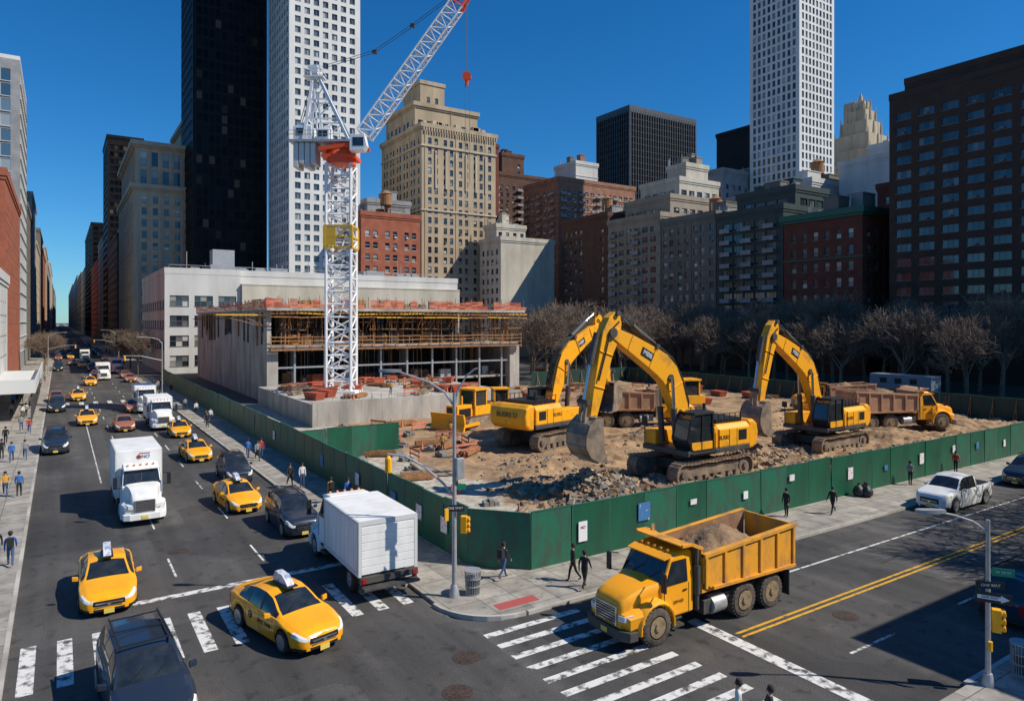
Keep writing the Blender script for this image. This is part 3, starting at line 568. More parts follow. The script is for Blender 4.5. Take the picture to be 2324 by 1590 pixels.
# ---------------------------------------------------------------- site terrain
def gz(x,y):
    z=.05
    def mound(cx,cy,r,h,ax=1): 
        q=((x-cx)/ax)**2+(y-cy)**2; return h*math.exp(-q/(r*r))
    z+=mound(39,35.8,3.8,.5,1.8)+mound(57.5,37,4,.5,1.8)+mound(30.4,36.2,2.2,1.4)+mound(27.6,39.8,1.6,.7,1.5)+mound(48.5,39,2.6,1.5,1.5)+mound(45,31.0,1.7,1.0,6)+mound(63,31.2,1.8,.9,6)+mound(33,32,1.6,.5,2.5)+mound(70,38,4,.8)+mound(68,50,2.5,1.4,2)+mound(33,46,2.2,.7,1.8)+mound(50,50,2.6,1.2,1.6)
    k=min(1,max(0,(x-25)/5)); near=max(0,1-max(0,y-36)/22.)
    a=.3+.75*near
    z+=k*(.25*noise.noise(Vector((x*.25,y*.25,0)))+a*.36*noise.noise(Vector((x*.8,y*.8,3)))+a*.24*noise.noise(Vector((x*2.1,y*2.1,5)))+a*.12*noise.noise(Vector((x*5,y*5,8)))+.2)
    e=min(1,max(0,(y-28)/1.5)); return .02+(z-.02)*e
b=MB(); nx,ny=380,320; X0,X1,Y0,Y1=17.0,94.8,28.2,104.8
xs=[X0+(X1-X0)*(i/nx)**1.2 for i in range(nx+1)]; ys=[Y0+(Y1-Y0)*(j/ny)**1.4 for j in range(ny+1)]
b.v=[(x,y,max(.02,gz(x,y))) for y in ys for x in xs]
b.f=[(j*(nx+1)+i,j*(nx+1)+i+1,(j+1)*(nx+1)+i+1,(j+1)*(nx+1)+i) for j in range(ny) for i in range(nx)]; b.m=[0]*len(b.f)
def dirtmat():
    m=mat('site_dirt',(.42,.27,.145),(.19,.118,.065),sc=.4,rough=1,bump=.9,bsc=2.5,det=14,lo=.4,hi=.64); N=m.node_tree.nodes; L=m.node_tree.links; bs=N['Principled BSDF']
    src=bs.inputs['Base Color'].links[0].from_socket
    t=N.new('ShaderNodeTexCoord'); sp=N.new('ShaderNodeSeparateXYZ'); L.new(t.outputs['Object'],sp.inputs[0]); n=N.new('ShaderNodeTexNoise'); n.inputs['Scale'].default_value=.25; n.inputs['Detail'].default_value=8; L.new(t.outputs['Object'],n.inputs['Vector'])
    a=N.new('ShaderNodeMath'); a.operation='MULTIPLY_ADD'; a.inputs[1].default_value=16; L.new(n.outputs[0],a.inputs[0]); L.new(sp.outputs[0],a.inputs[2])
    r=N.new('ShaderNodeMapRange'); r.inputs[1].default_value=32.5; r.inputs[2].default_value=34.5; L.new(a.outputs[0],r.inputs[0])
    n3=N.new('ShaderNodeTexNoise'); n3.inputs['Scale'].default_value=1.5; n3.inputs['Detail'].default_value=10; L.new(t.outputs['Object'],n3.inputs['Vector']); cc=ramp_(m,n3.outputs[0],.35,.65,(.34,.29,.22),(.54,.49,.41))
    x=N.new('ShaderNodeMix'); x.data_type='RGBA'; L.new(cc,x.inputs['A']); L.new(r.outputs[0],x.inputs['Factor']); L.new(src,x.inputs['B']); L.new(x.outputs['Result'],bs.inputs['Base Color']); return m
b.ob('site_ground',[dirtmat()],smooth=False,norm=False,kind='structure',label='churned brown dirt and broken concrete of the building site').data.shade_smooth()
b=MB()
def rock(b,x,y,z,s):
    r=random.Random(int(x*1000+y*77)); 
    vs=[(-1,-1,-1),(1,-1,-1),(1,1,-1),(-1,1,-1),(-1,-1,1),(1,-1,1),(1,1,1),(-1,1,1)]
    e=Matrix.Rotation(r.uniform(0,6),3,'Z')@Matrix.Rotation(r.uniform(0,1),3,'X')
    vs=[e@Vector((a*s*r.uniform(.4,1),c*s*r.uniform(.4,1),q*s*r.uniform(.3,.8))) for a,c,q in vs]
    b.add([(v.x+x,v.y+y,v.z+z) for v in vs],[(0,3,2,1),(4,5,6,7),(0,1,5,4),(1,2,6,5),(2,3,7,6),(3,0,4,7)],r.choice((0,1,1,2)))
for cx,cy,sx,sy,n,ms in [(30.5,35.5,2.1,1.6,900,.4),(33,33,3,1.5,400,.3),(48,37.5,3.4,2,600,.32),(45,31.3,10,1.0,600,.25),(60,32,8,1.2,360,.24),(50,45,20,9,500,.2),(68,50,4,3,200,.28),(28,40,2,1.5,200,.28),(33,46,3,2,160,.25),(50,50,4,2,160,.25)]:
    for i in range(n):
        x=R.gauss(cx,sx);y=R.gauss(cy,sy)
        if x>25 and y>29.2 and x<94: rock(b,x,y,gz(x,y)+.02,min(ms,abs(R.gauss(0,ms*.36))+.04))
b.ob('rubble',['rock','dirtload','concretedark'],norm=False,kind='stuff',label='broken rock and concrete rubble on dirt',category='rubble')
# ---------------------------------------------------------------- hoarding
def fence(label,pts,h=2.84,pw=2.44,m='fencegreen',inward=1):
    root=thing('construction_fence',label,'fence',(pts[0][0],pts[0][1],0)); o=Vector((pts[0][0],pts[0][1],0)); pm_={}
    for a,c_ in zip(pts[:-1],pts[1:]):
        a=Vector((*a,0));c_=Vector((*c_,0)); ln=(c_-a).length; n=max(1,round(ln/pw)); t=(c_-a).normalized(); ang=atan2(t.y,t.x); wd=ln/n
        for i in range(n):
            mm=m if (m!='fencegreen' or R.random()<.6) else 'fenceworn'; key=(round(wd,3),mm)
            if key not in pm_:
                q=MB(); q.box(.01,wd-.01,-.03,.03,.05,h); q.box(.01,.07,-.045,-.03,.05,h,1); q.box(.01,wd-.01,-.05,.05,h,h+.05,1); pm_[key]=q.mesh('panel',[mm,'greentop'])
            p=a+t*wd*i-o; e=mkobj('panel',pm_[key],root,(p.x,p.y,R.uniform(-.04,.05)),ang+R.uniform(-.008,.008)); e.rotation_euler[0]=R.uniform(-.018,.018); e.rotation_euler[1]=R.uniform(-.007,.007)
        q=MB()
        for i in range(n): 
            p=a+t*wd*(i+.5)-o; nn=Vector((-t.y,t.x,0))*inward; q.beam(p+nn*.06+Vector((0,0,2.3)),p+nn*1.1,.07,.07); q.beam(p+nn*.08,p+nn*.08+Vector((0,0,2.7)),.08,.08)
        q.ob('brace',['wood'],root)
    return root
fr=fence('long green plywood hoarding around the building site',[(16.75,150),(16.75,29.7),(18.9,27.35),(94.9,27.35)])
fence('short green plywood hoarding crossing the site',[(16.9,58.4),(25.8,58.4)])
fence('dark green hoarding on the park side of the site',[(95,27.6),(95,104),(72,104)],m='fencedark')
def poster(x,y,z,w_,h_,m,txt=None,rz=0):
    q=MB(); q.box(-w_/2,w_/2,-.02,0,0,h_); q.ob('poster',[m],fr,loc=(x-16.75,y-150,z),rz=rz)
    if txt: text(fr,txt,.2,(x-16.75,y-150-.03,z+h_*.7),(90,0,0),'redcar')
poster(22,27.24,1.0,.55,1.0,'signwhite','NO'); poster(26.2,27.24,1.4,.85,.95,'posterblue'); poster(30,27.24,1.7,.5,.3,'poster'); poster(45.5,27.24,1.2,.6,.8,'poster',); poster(55,27.24,1.2,.6,.8,'poster'); poster(74,27.24,1.2,.8,.7,'poster'); poster(39,27.24,1.9,.5,.4,'poster')
for x in (34.5,50,60,64,69,80): poster(x,27.24,R.uniform(1.0,1.8),.4,R.uniform(.3,.6),R.choice(('signwhite','poster','posterblue')))
for y in (32,35,38.5,44.5,52,66): poster(16.66,y,1.1,.7,.8,R.choice(['posterblue','poster']),rz=-pi/2)
# ---------------------------------------------------------------- wheels
WC={}
def wheel(parent,x,y,r,wd,tm='rubber',rm='rim',spokes=10):
    k=(round(r,3),wd,tm,rm)
    if k not in WC:
        b=MB(); h=wd/2; b.lathe([(r*.6,-h),(r*.9,-h),(r*.985,-h*.75),(r,-h*.3),(r,h*.3),(r*.985,h*.75),(r*.9,h),(r*.6,h)],n=28)
        if wd>.3:
            for i in range(28):
                a=2*pi*i/28; b.beam((cos(a)*r,-h*.8,sin(a)*r),(cos(a+.08)*r,h*.8,sin(a+.08)*r),.06,.05,0,up=(cos(a),0,sin(a)))
        t=b.mesh('wheel',[tm],smooth=True)
        b=MB(); f=-h-.005
        if wd>.3:
            b.lathe([(r*.62,f),(r*.56,f),(r*.5,-h*.3),(r*.25,-h*.1),(r*.22,f-.05),(r*.1,f-.06)],n=20)
            for i in range(10): a=2*pi*i/10; b.cyl((cos(a)*r*.34,-h*.3,sin(a)*r*.34),(cos(a)*r*.34,-h*.3-.06,sin(a)*r*.34),.03,n=6)
        else:
            b.lathe([(r*.7,f),(r*.64,f),(r*.6,-h*.5),(r*.1,-h*.5)],n=24)
            for i in range(spokes):
                a=2*pi*i/spokes; b.beam((cos(a)*r*.1,f+.01,sin(a)*r*.1),(cos(a)*r*.66,f+.01,sin(a)*r*.66),.02,r*.13,0,up=(cos(a+pi/2),0,sin(a+pi/2)))
            b.cyl((0,f-.01,0),(0,f+.02,0),r*.16,n=10)
        WC[k]=(t,b.mesh('rim',[rm],smooth=True))
    t,rr=WC[k]; o=mkobj('wheel',t,parent,(x,y,r),0 if y<0 else pi); mkobj('rim',rr,o); return o
# ---------------------------------------------------------------- cars
def interp(P,s):
    if s<=P[0][0]: return P[0][1]
    for (a,u),(c_,v) in zip(P[:-1],P[1:]):
        if s<=c_:
            t=(s-a)/(c_-a); return u+(v-u)*(t*t*(3-2*t)*.35+t*.65)
    return P[-1][1]
SPEC={
 'sedan':dict(L=4.7,H=1.5,wr=.34,ax=(.95,3.75),top=[(0,.64),(.06,.72),(.3,.82),(.8,.93),(1.15,1.0),(1.25,1.03),(2.0,1.42),(2.4,1.5),(2.9,1.5),(3.4,1.44),(4.15,1.16),(4.5,1.12),(4.65,1.05),(4.7,.95)],
   belt=[(0,.6),(.3,.72),(1.2,.92),(2,.95),(3.5,1.0),(4.2,1.04),(4.7,.9)],wt=[(0,.5),(.3,.68),(1.1,.74),(1.25,.76),(2.0,.62),(3.3,.6),(4.15,.68),(4.6,.62),(4.7,.56)],ws=(1.25,2.02),rw=(3.35,4.15),side=[(1.6,2.25),(2.37,3.1),(3.17,3.75)],seams=(1.5,2.31,3.2)),
 'suv':dict(L=4.9,H=1.78,wr=.38,ax=(.95,3.9),top=[(0,.75),(.05,.88),(.25,1.0),(.8,1.1),(1.2,1.15),(1.3,1.18),(1.95,1.66),(2.3,1.76),(3.6,1.78),(4.4,1.7),(4.75,1.2),(4.85,1.1),(4.9,.95)],
   belt=[(0,.7),(.25,.88),(1.2,1.06),(2,1.1),(4,1.14),(4.7,1.16),(4.9,.95)],wt=[(0,.55),(.3,.74),(1.2,.8),(1.3,.82),(1.95,.68),(3.6,.68),(4.4,.66),(4.75,.74),(4.9,.66)],ws=(1.3,1.98),rw=(4.42,4.76),side=[(1.6,2.3),(2.4,3.2),(3.28,4.25)],seams=(1.55,2.35,3.24)),
 'pickup':dict(L=5.6,H=1.85,wr=.4,ax=(1.0,4.5),top=[(0,.85),(.05,.98),(.25,1.08),(.8,1.16),(1.3,1.2),(1.4,1.22),(2.0,1.72),(2.3,1.83),(3.2,1.83),(3.45,1.76),(3.62,1.2),(3.7,1.14),(5.5,1.14),(5.6,1.05)],
   belt=[(0,.8),(.25,.98),(1.4,1.12),(3.6,1.12),(5.5,1.12),(5.6,1.03)],wt=[(0,.6),(.3,.78),(1.4,.84),(2.0,.7),(3.4,.7),(3.65,.84),(5.5,.86),(5.6,.8)],ws=(1.4,2.02),rw=(3.45,3.6),side=[(1.7,2.4),(2.5,3.3)],seams=(1.6,2.45,3.4))}
def car(kind,bm,name,label,taxi=False,rack=False):
    S=SPEC[kind]; L_=S['L']; hl=L_/2; root=thing(name,label,'taxi' if taxi else ('pickup truck' if kind=='pickup' else 'car'))
    wm=[(0,.62),(.06,.72),(.2,.82),(.45,.89),(.9,.92),(L_-.9,.92),(L_-.35,.87),(L_-.1,.8),(L_,.7)]
    wr=S['wr']; Ra=wr+.06; ss=set([0,.03,.08,.15,.25,.35,.45,L_,L_-.04,L_-.1,L_-.2,L_-.32]+[round(i*.14,3) for i in range(int(L_/.14)+1)])
    for a in S['ax']:
        for k in range(-8,9): ss.add(round(a+Ra*sin(k/8*pi/2),3))
    for a in S['seams']: ss|={a-.007,a+.007}
    for a,c_ in S['side']+[S['ws'],S['rw']]: ss|={a,c_}
    ss=sorted(x for x in ss if 0<=x<=L_); ss=[x for i,x in enumerate(ss) if i==0 or x-ss[i-1]>.004]
    TB=[.0,.33,.66,1]; TC=[0,.1,.4,.7,1.0]
    def sec(s):
        zb=.2 if .3<s<L_-.3 else .24
        for a in S['ax']:
            if abs(s-a)<Ra: zb=max(zb,wr+sqrt(Ra*Ra-(s-a)**2)*.98)
        zt=interp(S['top'],s); be=min(interp(S['belt'],s),zt-.015); w_=interp(wm,s); wt=interp(S['wt'],s); crown=.035 if zt-be<.2 else .07
        zr=max(be+.008,zt-crown); h=be-zb; P=[(w_*.955,zb),(w_*.985,zb+h*.22),(w_,zb+h*.5),(w_*.995,zb+h*.8),(w_*.965,be)]
        a0=(w_*.93,be+.012)
        if wt>a0[0]-.02: wt=a0[0]-.02
        for t in TB: P.append((a0[0]+(wt-a0[0])*t+.03*sin(t*pi)*(1 if zr-be>.2 else 0),a0[1]+(zr-a0[1])*t if zr>a0[1] else a0[1]))
        for t in TC[1:]: P.append((wt*(1-t),zr+(zt-zr)*(1-(1-t)**2)))
        return P
    G=[sec(s) for s in ss]; nr=len(G[0]); parts={}
    def pa(k): return parts.setdefault(k,MB())
    ws,rw=S['ws'],S['rw']
    for i in range(len(ss)-1):
        sm=(ss[i]+ss[i+1])/2
        for j in range(nr-1):
            for sg in (-1,1):
                vs=[(hl-ss[i],sg*G[i][j][0],G[i][j][1]),(hl-ss[i+1],sg*G[i+1][j][0],G[i+1][j][1]),(hl-ss[i+1],sg*G[i+1][j+1][0],G[i+1][j+1][1]),(hl-ss[i],sg*G[i][j+1][0],G[i][j+1][1])]
                key=('body',0); mi=0
                if 5<=j<=7:
                    for k,(a,c_) in enumerate(S['side']):
                        if a<sm<c_ : key=('window',sg,k)
                    if key[0]=='body' and S['side'][0][0]-.25<sm<S['side'][-1][1]+.05 and j in(5,6,7) and abs(sm-ws[0])>.1: mi=1
                if j>=9:
                    if ws[0]<sm<ws[1]: key=('windshield',0)
                    if rw[0]<sm<rw[1]: key=('rear_window',0)
                if sm<.42 and j in (3,4,5) : key=('headlight',sg)
                if sm>L_-.3 and j in (2,3): key=('tail_light',sg)
                if ss[i+1]-ss[i]<.016 and j<4 and .6<sm<L_-.6: mi=1
                if j==0 and not(.5<sm<L_-.5): mi=1
                if kind=='pickup' and 3.72<sm<5.45 and j>=9: key=('bed',0)
                pa(key).add(vs,[(0,1,2,3)],mi)
    for idx,sg_ in ((0,1),(len(ss)-1,-1)):
        g=G[idx]; cols=[-1,-.8,-.5,0,.5,.8,1]; base=hl-ss[idx]
        rows=g[:5]+[g[8]]
        for j in range(5):
            for k in range(6):
                def vv(r,c_): return (base+sg_*.05*(1-c_*c_),r[0]*c_,r[1])
                key=('body',0); mi=0
                if idx==0:
                    if j in (0,) and 1<=k<=4: mi=1
                    if j in (2,3) and 1<=k<=4: key=('grille',0)
                    if j in (3,4) and k in (0,5): key=('headlight',-1 if k==0 else 1)
                else:
                    if j in (2,3) and k in (0,5): key=('tail_light',-1 if k==0 else 1)
                    if j==0: mi=1
                pa(key).add([vv(rows[j],cols[k]),vv(rows[j],cols[k+1]),vv(rows[j+1],cols[k+1]),vv(rows[j+1],cols[k])],[(0,1,2,3)],mi)
        top=[(base+sg_*.05*(1-cc*cc),g[8][0]*cc,g[8][1]) for cc in cols]+[(base,0,g[-1][1])]; pa(('body',0)).add(top,[tuple(range(len(top)))],0)
    mm={'body':[bm,'blacktrim'],'window':['carglass','blacktrim'],'windshield':['carglass'],'rear_window':['carglass'],'headlight':['lampglass','blacktrim'],'tail_light':['taillight','blacktrim'],'grille':['blacktrim','blacktrim'],'bed':['blacktrim']}
    for k,p in parts.items():
        me=p.mesh(k[0],mm[k[0]],norm=False); bmm=bmesh.new(); bmm.from_mesh(me); bmesh.ops.remove_doubles(bmm,verts=bmm.verts,dist=.0006); bmesh.ops.recalc_face_normals(bmm,faces=bmm.faces); bmm.to_mesh(me); bmm.free(); me.shade_smooth(); me.set_sharp_from_angle(angle=radians(40)); mkobj(k[0],me,root)
    b=MB(); b.box(-hl+.2,hl-.2,-.72,.72,.17,.6); b.ob('underbody',['blacktrim'],root)
    z=interp(S['belt'],0)*.72
    b=MB(); b.box(hl+.045,hl+.065,-.16,.16,z-.28,z-.12); b.ob('licence_plate',['plate'],root); b=MB(); b.box(-hl-.07,-hl-.05,-.16,.16,z,z+.16); b.ob('licence_plate',['plate'],root)
    b=MB(); b.beam((hl+.055,-.42,z+.08),(hl+.055,.42,z+.08),.02,.03); b.beam((hl+.055,-.42,z-.02),(hl+.055,.42,z-.02),.02,.02); b.cyl((hl+.05,0,z+.04),(hl+.07,0,z+.04),.06,n=10); b.ob('grille_trim',['chrome'],root)
    for a in S['ax']:
        for y in (-.82,.82): wheel(root,hl-a,y,wr,.22)
    zb_=interp(S['belt'],1.6)
    x=hl-S['ws'][0]
    for y in (-.45,.1): b=MB(); b.beam((x-.06,y,interp(S['top'],S['ws'][0]+.06)+.01),(x-.3,y+.35,interp(S['top'],S['ws'][0]+.3)+.0),.015,.02); b.ob('wiper',['blacktrim'],root)
    for y in (-1,1):
        b=MB(); x=hl-S['side'][0][0]-.05; b.loft([[(x+.1,y*.93,zb_-.02),(x+.1,y*.93,zb_+.12),(x-.02,y*.93,zb_+.12),(x-.02,y*.93,zb_)],[(x+.06,y*1.12,zb_-.01),(x+.06,y*1.12,zb_+.15),(x-.03,y*1.12,zb_+.15),(x-.03,y*1.12,zb_)]]); b.ob('side_mirror',[bm],root,bev=.015)
        for sm in S['seams'][1:]:
            b=MB(); x=hl-sm+.1; b.box(x,x+.18,y*.915-.02,y*.915+.02,zb_-.13,zb_-.1); b.ob('door_handle',[bm],root)
    if taxi:
        b=MB(); zt=S['H']-.01; b.prism([(-.55,zt+.08),(.4,zt+.08),(.28,zt+.2),(.05,zt+.36),(-.42,zt+.4),(-.5,zt+.2)],-.13,.13); b.box(-.5,.5,-.2,.2,zt+.03,zt+.08,1)
        for y in(-.1,.1): b.box(-.3,.3,y-.02,y+.02,zt-.04,zt+.04,1)
        b.ob('roof_sign',['adpanel','blacktrim'],root,bev=.01)
        for y in (-1,1):
            text(root,'NYC TAXI',.18,(.35,y*.93,.62),(90,0,0 if y<0 else 180),'signblack')
            b=MB(); b.cyl((-.55,y*.915,.66),(-.55,y*.925,.66),.13,n=16); b.ob('door_emblem',['signblack'],root); text(root,'T',.2,(-.55,y*.932,.66),(90,0,0 if y<0 else 180),'taxi')
    if rack:
        b=MB()
        for y in (-.6,.6): b.beam((.5,y,S['H']+.03),(-1.7,y,S['H']+.03),.04,.04)
        for x in (.4,-.6,-1.5): b.beam((x,-.6,S['H']+.05),(x,.6,S['H']+.05),.04,.03)
        b.ob('roof_rack',['blacktrim'],root)
    return root
D=-pi/2
TX=lambda:car('sedan','taxi','taxi','yellow taxi',True)
TL='yellow taxi with white roof sign driving on the avenue'
for x,y,rz,sc in [(1.75,35.4,D-.02,1.16),(7.35,27.5,D+.25,1.18),(9.7,47.9,D+.08,1.1),(10,66.5,D+.05,1.1),(10.6,81,D,1.05),(2.7,96,D,1.12),(2.4,126,D,1.1),(4.9,154,D,1.1),(5,215,D,1.1),(3,268,D,1.1),(7.5,300,D,1.1)]:
    inst('taxi',TX,(x,y,0),rz,sc,TL,'yellow taxis')
SV=lambda:car('suv','black','sport_utility_vehicle','dark car',rack=True)
SD=lambda:car('sedan','greycar','saloon_car','grey saloon car')
def suv(x,y,rz,c_,lab,sc=1.1): inst('suv',SV,(x,y,0),rz,sc,lab,'cars in the street',{'black':c_})
def sed(x,y,rz,c_,lab,sc=1.08): inst('sedan',SD,(x,y,0),rz,sc,lab,'cars in the street',{'greycar':c_})
suv(2.2,24.5,D+.06,'navy','dark sport utility vehicle crossing the zebra stripes',1.2)
suv(11.4,41.2,D,'black','black sport utility vehicle parked behind a box truck')
suv(11.2,56.3,D,'navy','dark navy sport utility vehicle parked at the kerb',1.05)
suv(-.3,77.5,D,'darkgreen_car','dark green pickup style car at the kerb',1.15)
sed(6,88.5,D,'orangecar','dull orange saloon car driving on the avenue')
sed(8.3,106,D,'greycar','dark grey car in avenue traffic'); suv(-.3,112,D,'greycar','dark grey car parked at the kerb'); sed(-.4,125,D,'redcar','red car parked at the kerb'); suv(11.4,118,D,'black','black car parked at the kerb')
rr=random.Random(3)
for i in range(34):
    y=160+i*9+rr.uniform(-3,3); ln=rr.choice((-.3,-.3,2.9,6.6,11.8,11.8)); c_=rr.choice(['greycar','black','black','redcar','navy','navy','silver'])
    (sed if rr.random()<.6 else suv)(ln,y,D,c_,'car in dense avenue traffic')
suv(33.8,12.4,0,'black','black car parked in shade at the kerb'); suv(61,22.3,pi,'whitecar','white sport utility vehicle parked along the hoarding',1.15)
for i in range(20): (sed if i%2 else suv)(99.6 if i%3 else 110.5,33+i*5.6,pi/2,rr.choice(['greycar','black','whitecar','silver','navy']),'car parked beside the park',1.05)
inst('pickup',lambda:car('pickup','whitecar','pickup_truck','white pickup truck parked along the hoarding'),(49.2,22.3,0),pi,1.15)
# ---------------------------------------------------------------- trucks
def truckfront(root,F,bm,wr=.55,W=1.22,hw=.85,glass='carglass',tm='rubber',rm='rim'):
    b=MB()
    def sc(x,w,zb,zt,k=.22):
        P=[(x,-w,zb),(x,-w,zt-k*1.3),(x,-w*.97,zt-k*.6),(x,-w*.88,zt-k*.18),(x,-w*.6,zt-.02)]
        return P+[(x,0,zt)]+[(px,-py,pz) for px,py,pz in P[::-1]]
    b.loft([sc(F-.04,hw*.72,.8,1.58,.16),sc(F-.08,hw*.8,.78,1.7,.2),sc(F-.2,hw*.86,.74,1.83,.22),sc(F-.55,hw*.92,.8,1.97,.24),sc(F-1.0,hw*.98,.9,2.1,.26),sc(F-1.45,hw*1.08,.95,2.18,.28),sc(F-1.85,W*.9,.95,2.25,.3)])
    b.ob('hood',[bm],root,smooth=True)
    for y in (-1,1):
        b=MB(); xc=F-1.45; n=11; R1=wr+.12; R2=wr+.24
        secs=[]
        for k in range(n):
            a=radians(-8+k*(196/(n-1))); ct=(cos(a),sin(a)); secs.append([(xc+ct[0]*R1,y*(W+.08),wr+ct[1]*R1),(xc+ct[0]*(R1+R2)/2,y*(W+.1),wr+ct[1]*(R1+R2)/2),(xc+ct[0]*R2,y*(W+.02),wr+ct[1]*R2),(xc+ct[0]*(R2+.06),y*(W-.2),wr+ct[1]*(R2+.09)),(xc+ct[0]*(R2+.08),y*hw*.7,wr+ct[1]*(R2+.13)),(xc+ct[0]*R1,y*hw*.7,wr+ct[1]*R1)])
        b.loft(secs)
        b.loft([[(F-.06,y*hw*.55,.8),(F-.06,y*hw*.55,1.35),(F-.1,y*(W-.3),1.3),(F-.22,y*(W-.1),1.18),(F-.22,y*(W-.1),.8)],[(F-.75,y*hw*.55,.9),(F-.7,y*hw*.55,1.55),(F-.75,y*(W-.2),1.48),(F-.8,y*(W+.06),1.28),(F-.8,y*(W+.04),.95)]])
        b.ob('fender',[bm],root,smooth=True)
    c0=F-1.8; c1=F-3.45
    b=MB(); row=[(c0+.05,.85,W*.96),(c0+.05,2.05,W*.96),(c0-.5,3.05,W*.88),(c0-.8,3.18,W*.85),(c1+.1,3.22,W*.85),(c1,3.1,W*.88),(c1,2.05,W*.96),(c1,.85,W*.96)]
    b.loft([[(x,y*w,z) for x,z,w in row] for y in (-1,1)])
    b.ob('cab',[bm],root,bev=.07)
    b=MB(); e=.012; n_=Vector((1.05,0,.5)).normalized()*e
    def qd(p): return [(a+n_.x,y,z+n_.z) for a,y,z in p]
    b.add(qd([(c0+.005,-W*.89,2.14),(c0+.005,W*.89,2.14),(c0-.44,W*.82,2.96),(c0-.44,-W*.82,2.96)]),[(0,1,2,3)]); b.ob('windshield',[glass],root)
    b=MB(); b.beam(qd([(c0-.01,0,2.14)])[0],qd([(c0-.44,0,2.96)])[0],.04,.02); b.ob('windshield_divider',['blacktrim'],root)
    for y in (-.6,.3): b=MB(); b.beam((c0+.03,y,2.16),(c0-.2,y+.5,2.58),.02,.02); b.ob('wiper',['blacktrim'],root)
    b=MB(); b.prism([(c0-.46,3.02),(c0-.2,2.98),(c0-.2,3.02),(c0-.6,3.14)],-W*.84,W*.84); b.ob('sun_visor',[bm],root)
    for y in (-1,1):
        b=MB(); yy=lambda z:y*(W*.96-(max(0,z-2.05))/1.05*W*.08+.016)
        b.add([(c0-.12,yy(2.07),2.07),(c0-.55,yy(2.92),2.92),(c1+.35,yy(2.92),2.92),(c1+.35,yy(2.07),2.07)],[(0,1,2,3)]); b.ob('side_window',[glass],root,norm=False)
        b=MB(); q=y*(W*.96+.008); b.box(c0-.08,c0-.06,min(q,q-y*.02),max(q,q-y*.02)+.0,.9,2.0); b.box(c1+.28,c1+.3,min(q,q-y*.02),max(q,q-y*.02),.9,2.0); b.box(c1+.4,c1+.6,min(q+y*.03,q),max(q+y*.03,q),1.75,1.8); b.ob('door_trim',['blacktrim'],root)
        b=MB(); b.beam((c0+.1,y*W,2.75),(c0+.35,y*(W+.3),2.75),.04,.04); b.beam((c0+.1,y*W,2.05),(c0+.35,y*(W+.3),2.1),.04,.04); b.box(c0+.28,c0+.38,y*(W+.32)-.11,y*(W+.32)+.11,2.05,2.75); b.ob('side_mirror',['blacktrim'],root,bev=.02)
        b=MB(); b.loft([[(F-.02,y*hw*.72,1.05),(F-.02,y*hw*.72,1.27),(F-.07,y*hw*1.05,1.27),(F-.07,y*hw*1.05,1.08)],[(F-.2,y*hw*.72,1.03),(F-.2,y*hw*.72,1.3),(F-.4,y*hw*1.22,1.32),(F-.4,y*hw*1.22,1.1)]]); b.ob('headlight',['lampglass'],root)
        b=MB(); b.box(c0-1.1,c0-.2,y*(W-.15)-.2,y*(W-.15)+.12,.42,.5); b.box(c0-1.0,c0-.3,y*(W-.15)-.2,y*(W-.15)+.1,.72,.78); b.ob('step',['darkgrey'],root)
        wheel(root,F-1.45,y*(W-.12),wr,.34,tm,rm)
    b=MB(); b.box(F-.13,F-.0,-hw*.62,hw*.62,.87,1.5); b.ob('grille',['darkgrey'],root)
    b=MB()
    for k in range(6): b.box(F-.0,F+.02,-hw*.6,hw*.6,.92+k*.1,.945+k*.1)
    for y in (-hw*.63,hw*.63): b.box(F-.08,F+.03,y-.03,y+.03,.87,1.5)
    b.box(F-.08,F+.03,-hw*.66,hw*.66,1.5,1.56); b.ob('grille_trim',['chrome'],root)
    b=MB(); b.loft([[(F-.1,-W,.42),(F-.1,-W,.78),(F-.5,-W-.03,.78),(F-.5,-W-.03,.42)],[(F+.08,-W*.7,.42),(F+.08,-W*.7,.78),(F-.3,-W*.7,.78),(F-.3,-W*.7,.42)],[(F+.1,W*.7,.42),(F+.1,W*.7,.78),(F-.3,W*.7,.78),(F-.3,W*.7,.42)],[(F-.1,W,.42),(F-.1,W,.78),(F-.5,W+.03,.78),(F-.5,W+.03,.42)]]); b.ob('bumper',['darkgrey' if bm!='truckwhite' else 'truckwhite'],root,bev=.03)
    b=MB()
    for y in (-.7,-.35,0,.35,.7): b.box(c0-.78,c0-.66,y-.05,y+.05,3.17,3.25)
    b.ob('marker_light',['amber'],root)
    b=MB(); b.box(F+.1,F+.115,-.17,.17,.5,.68); b.ob('licence_plate',['plate'],root)
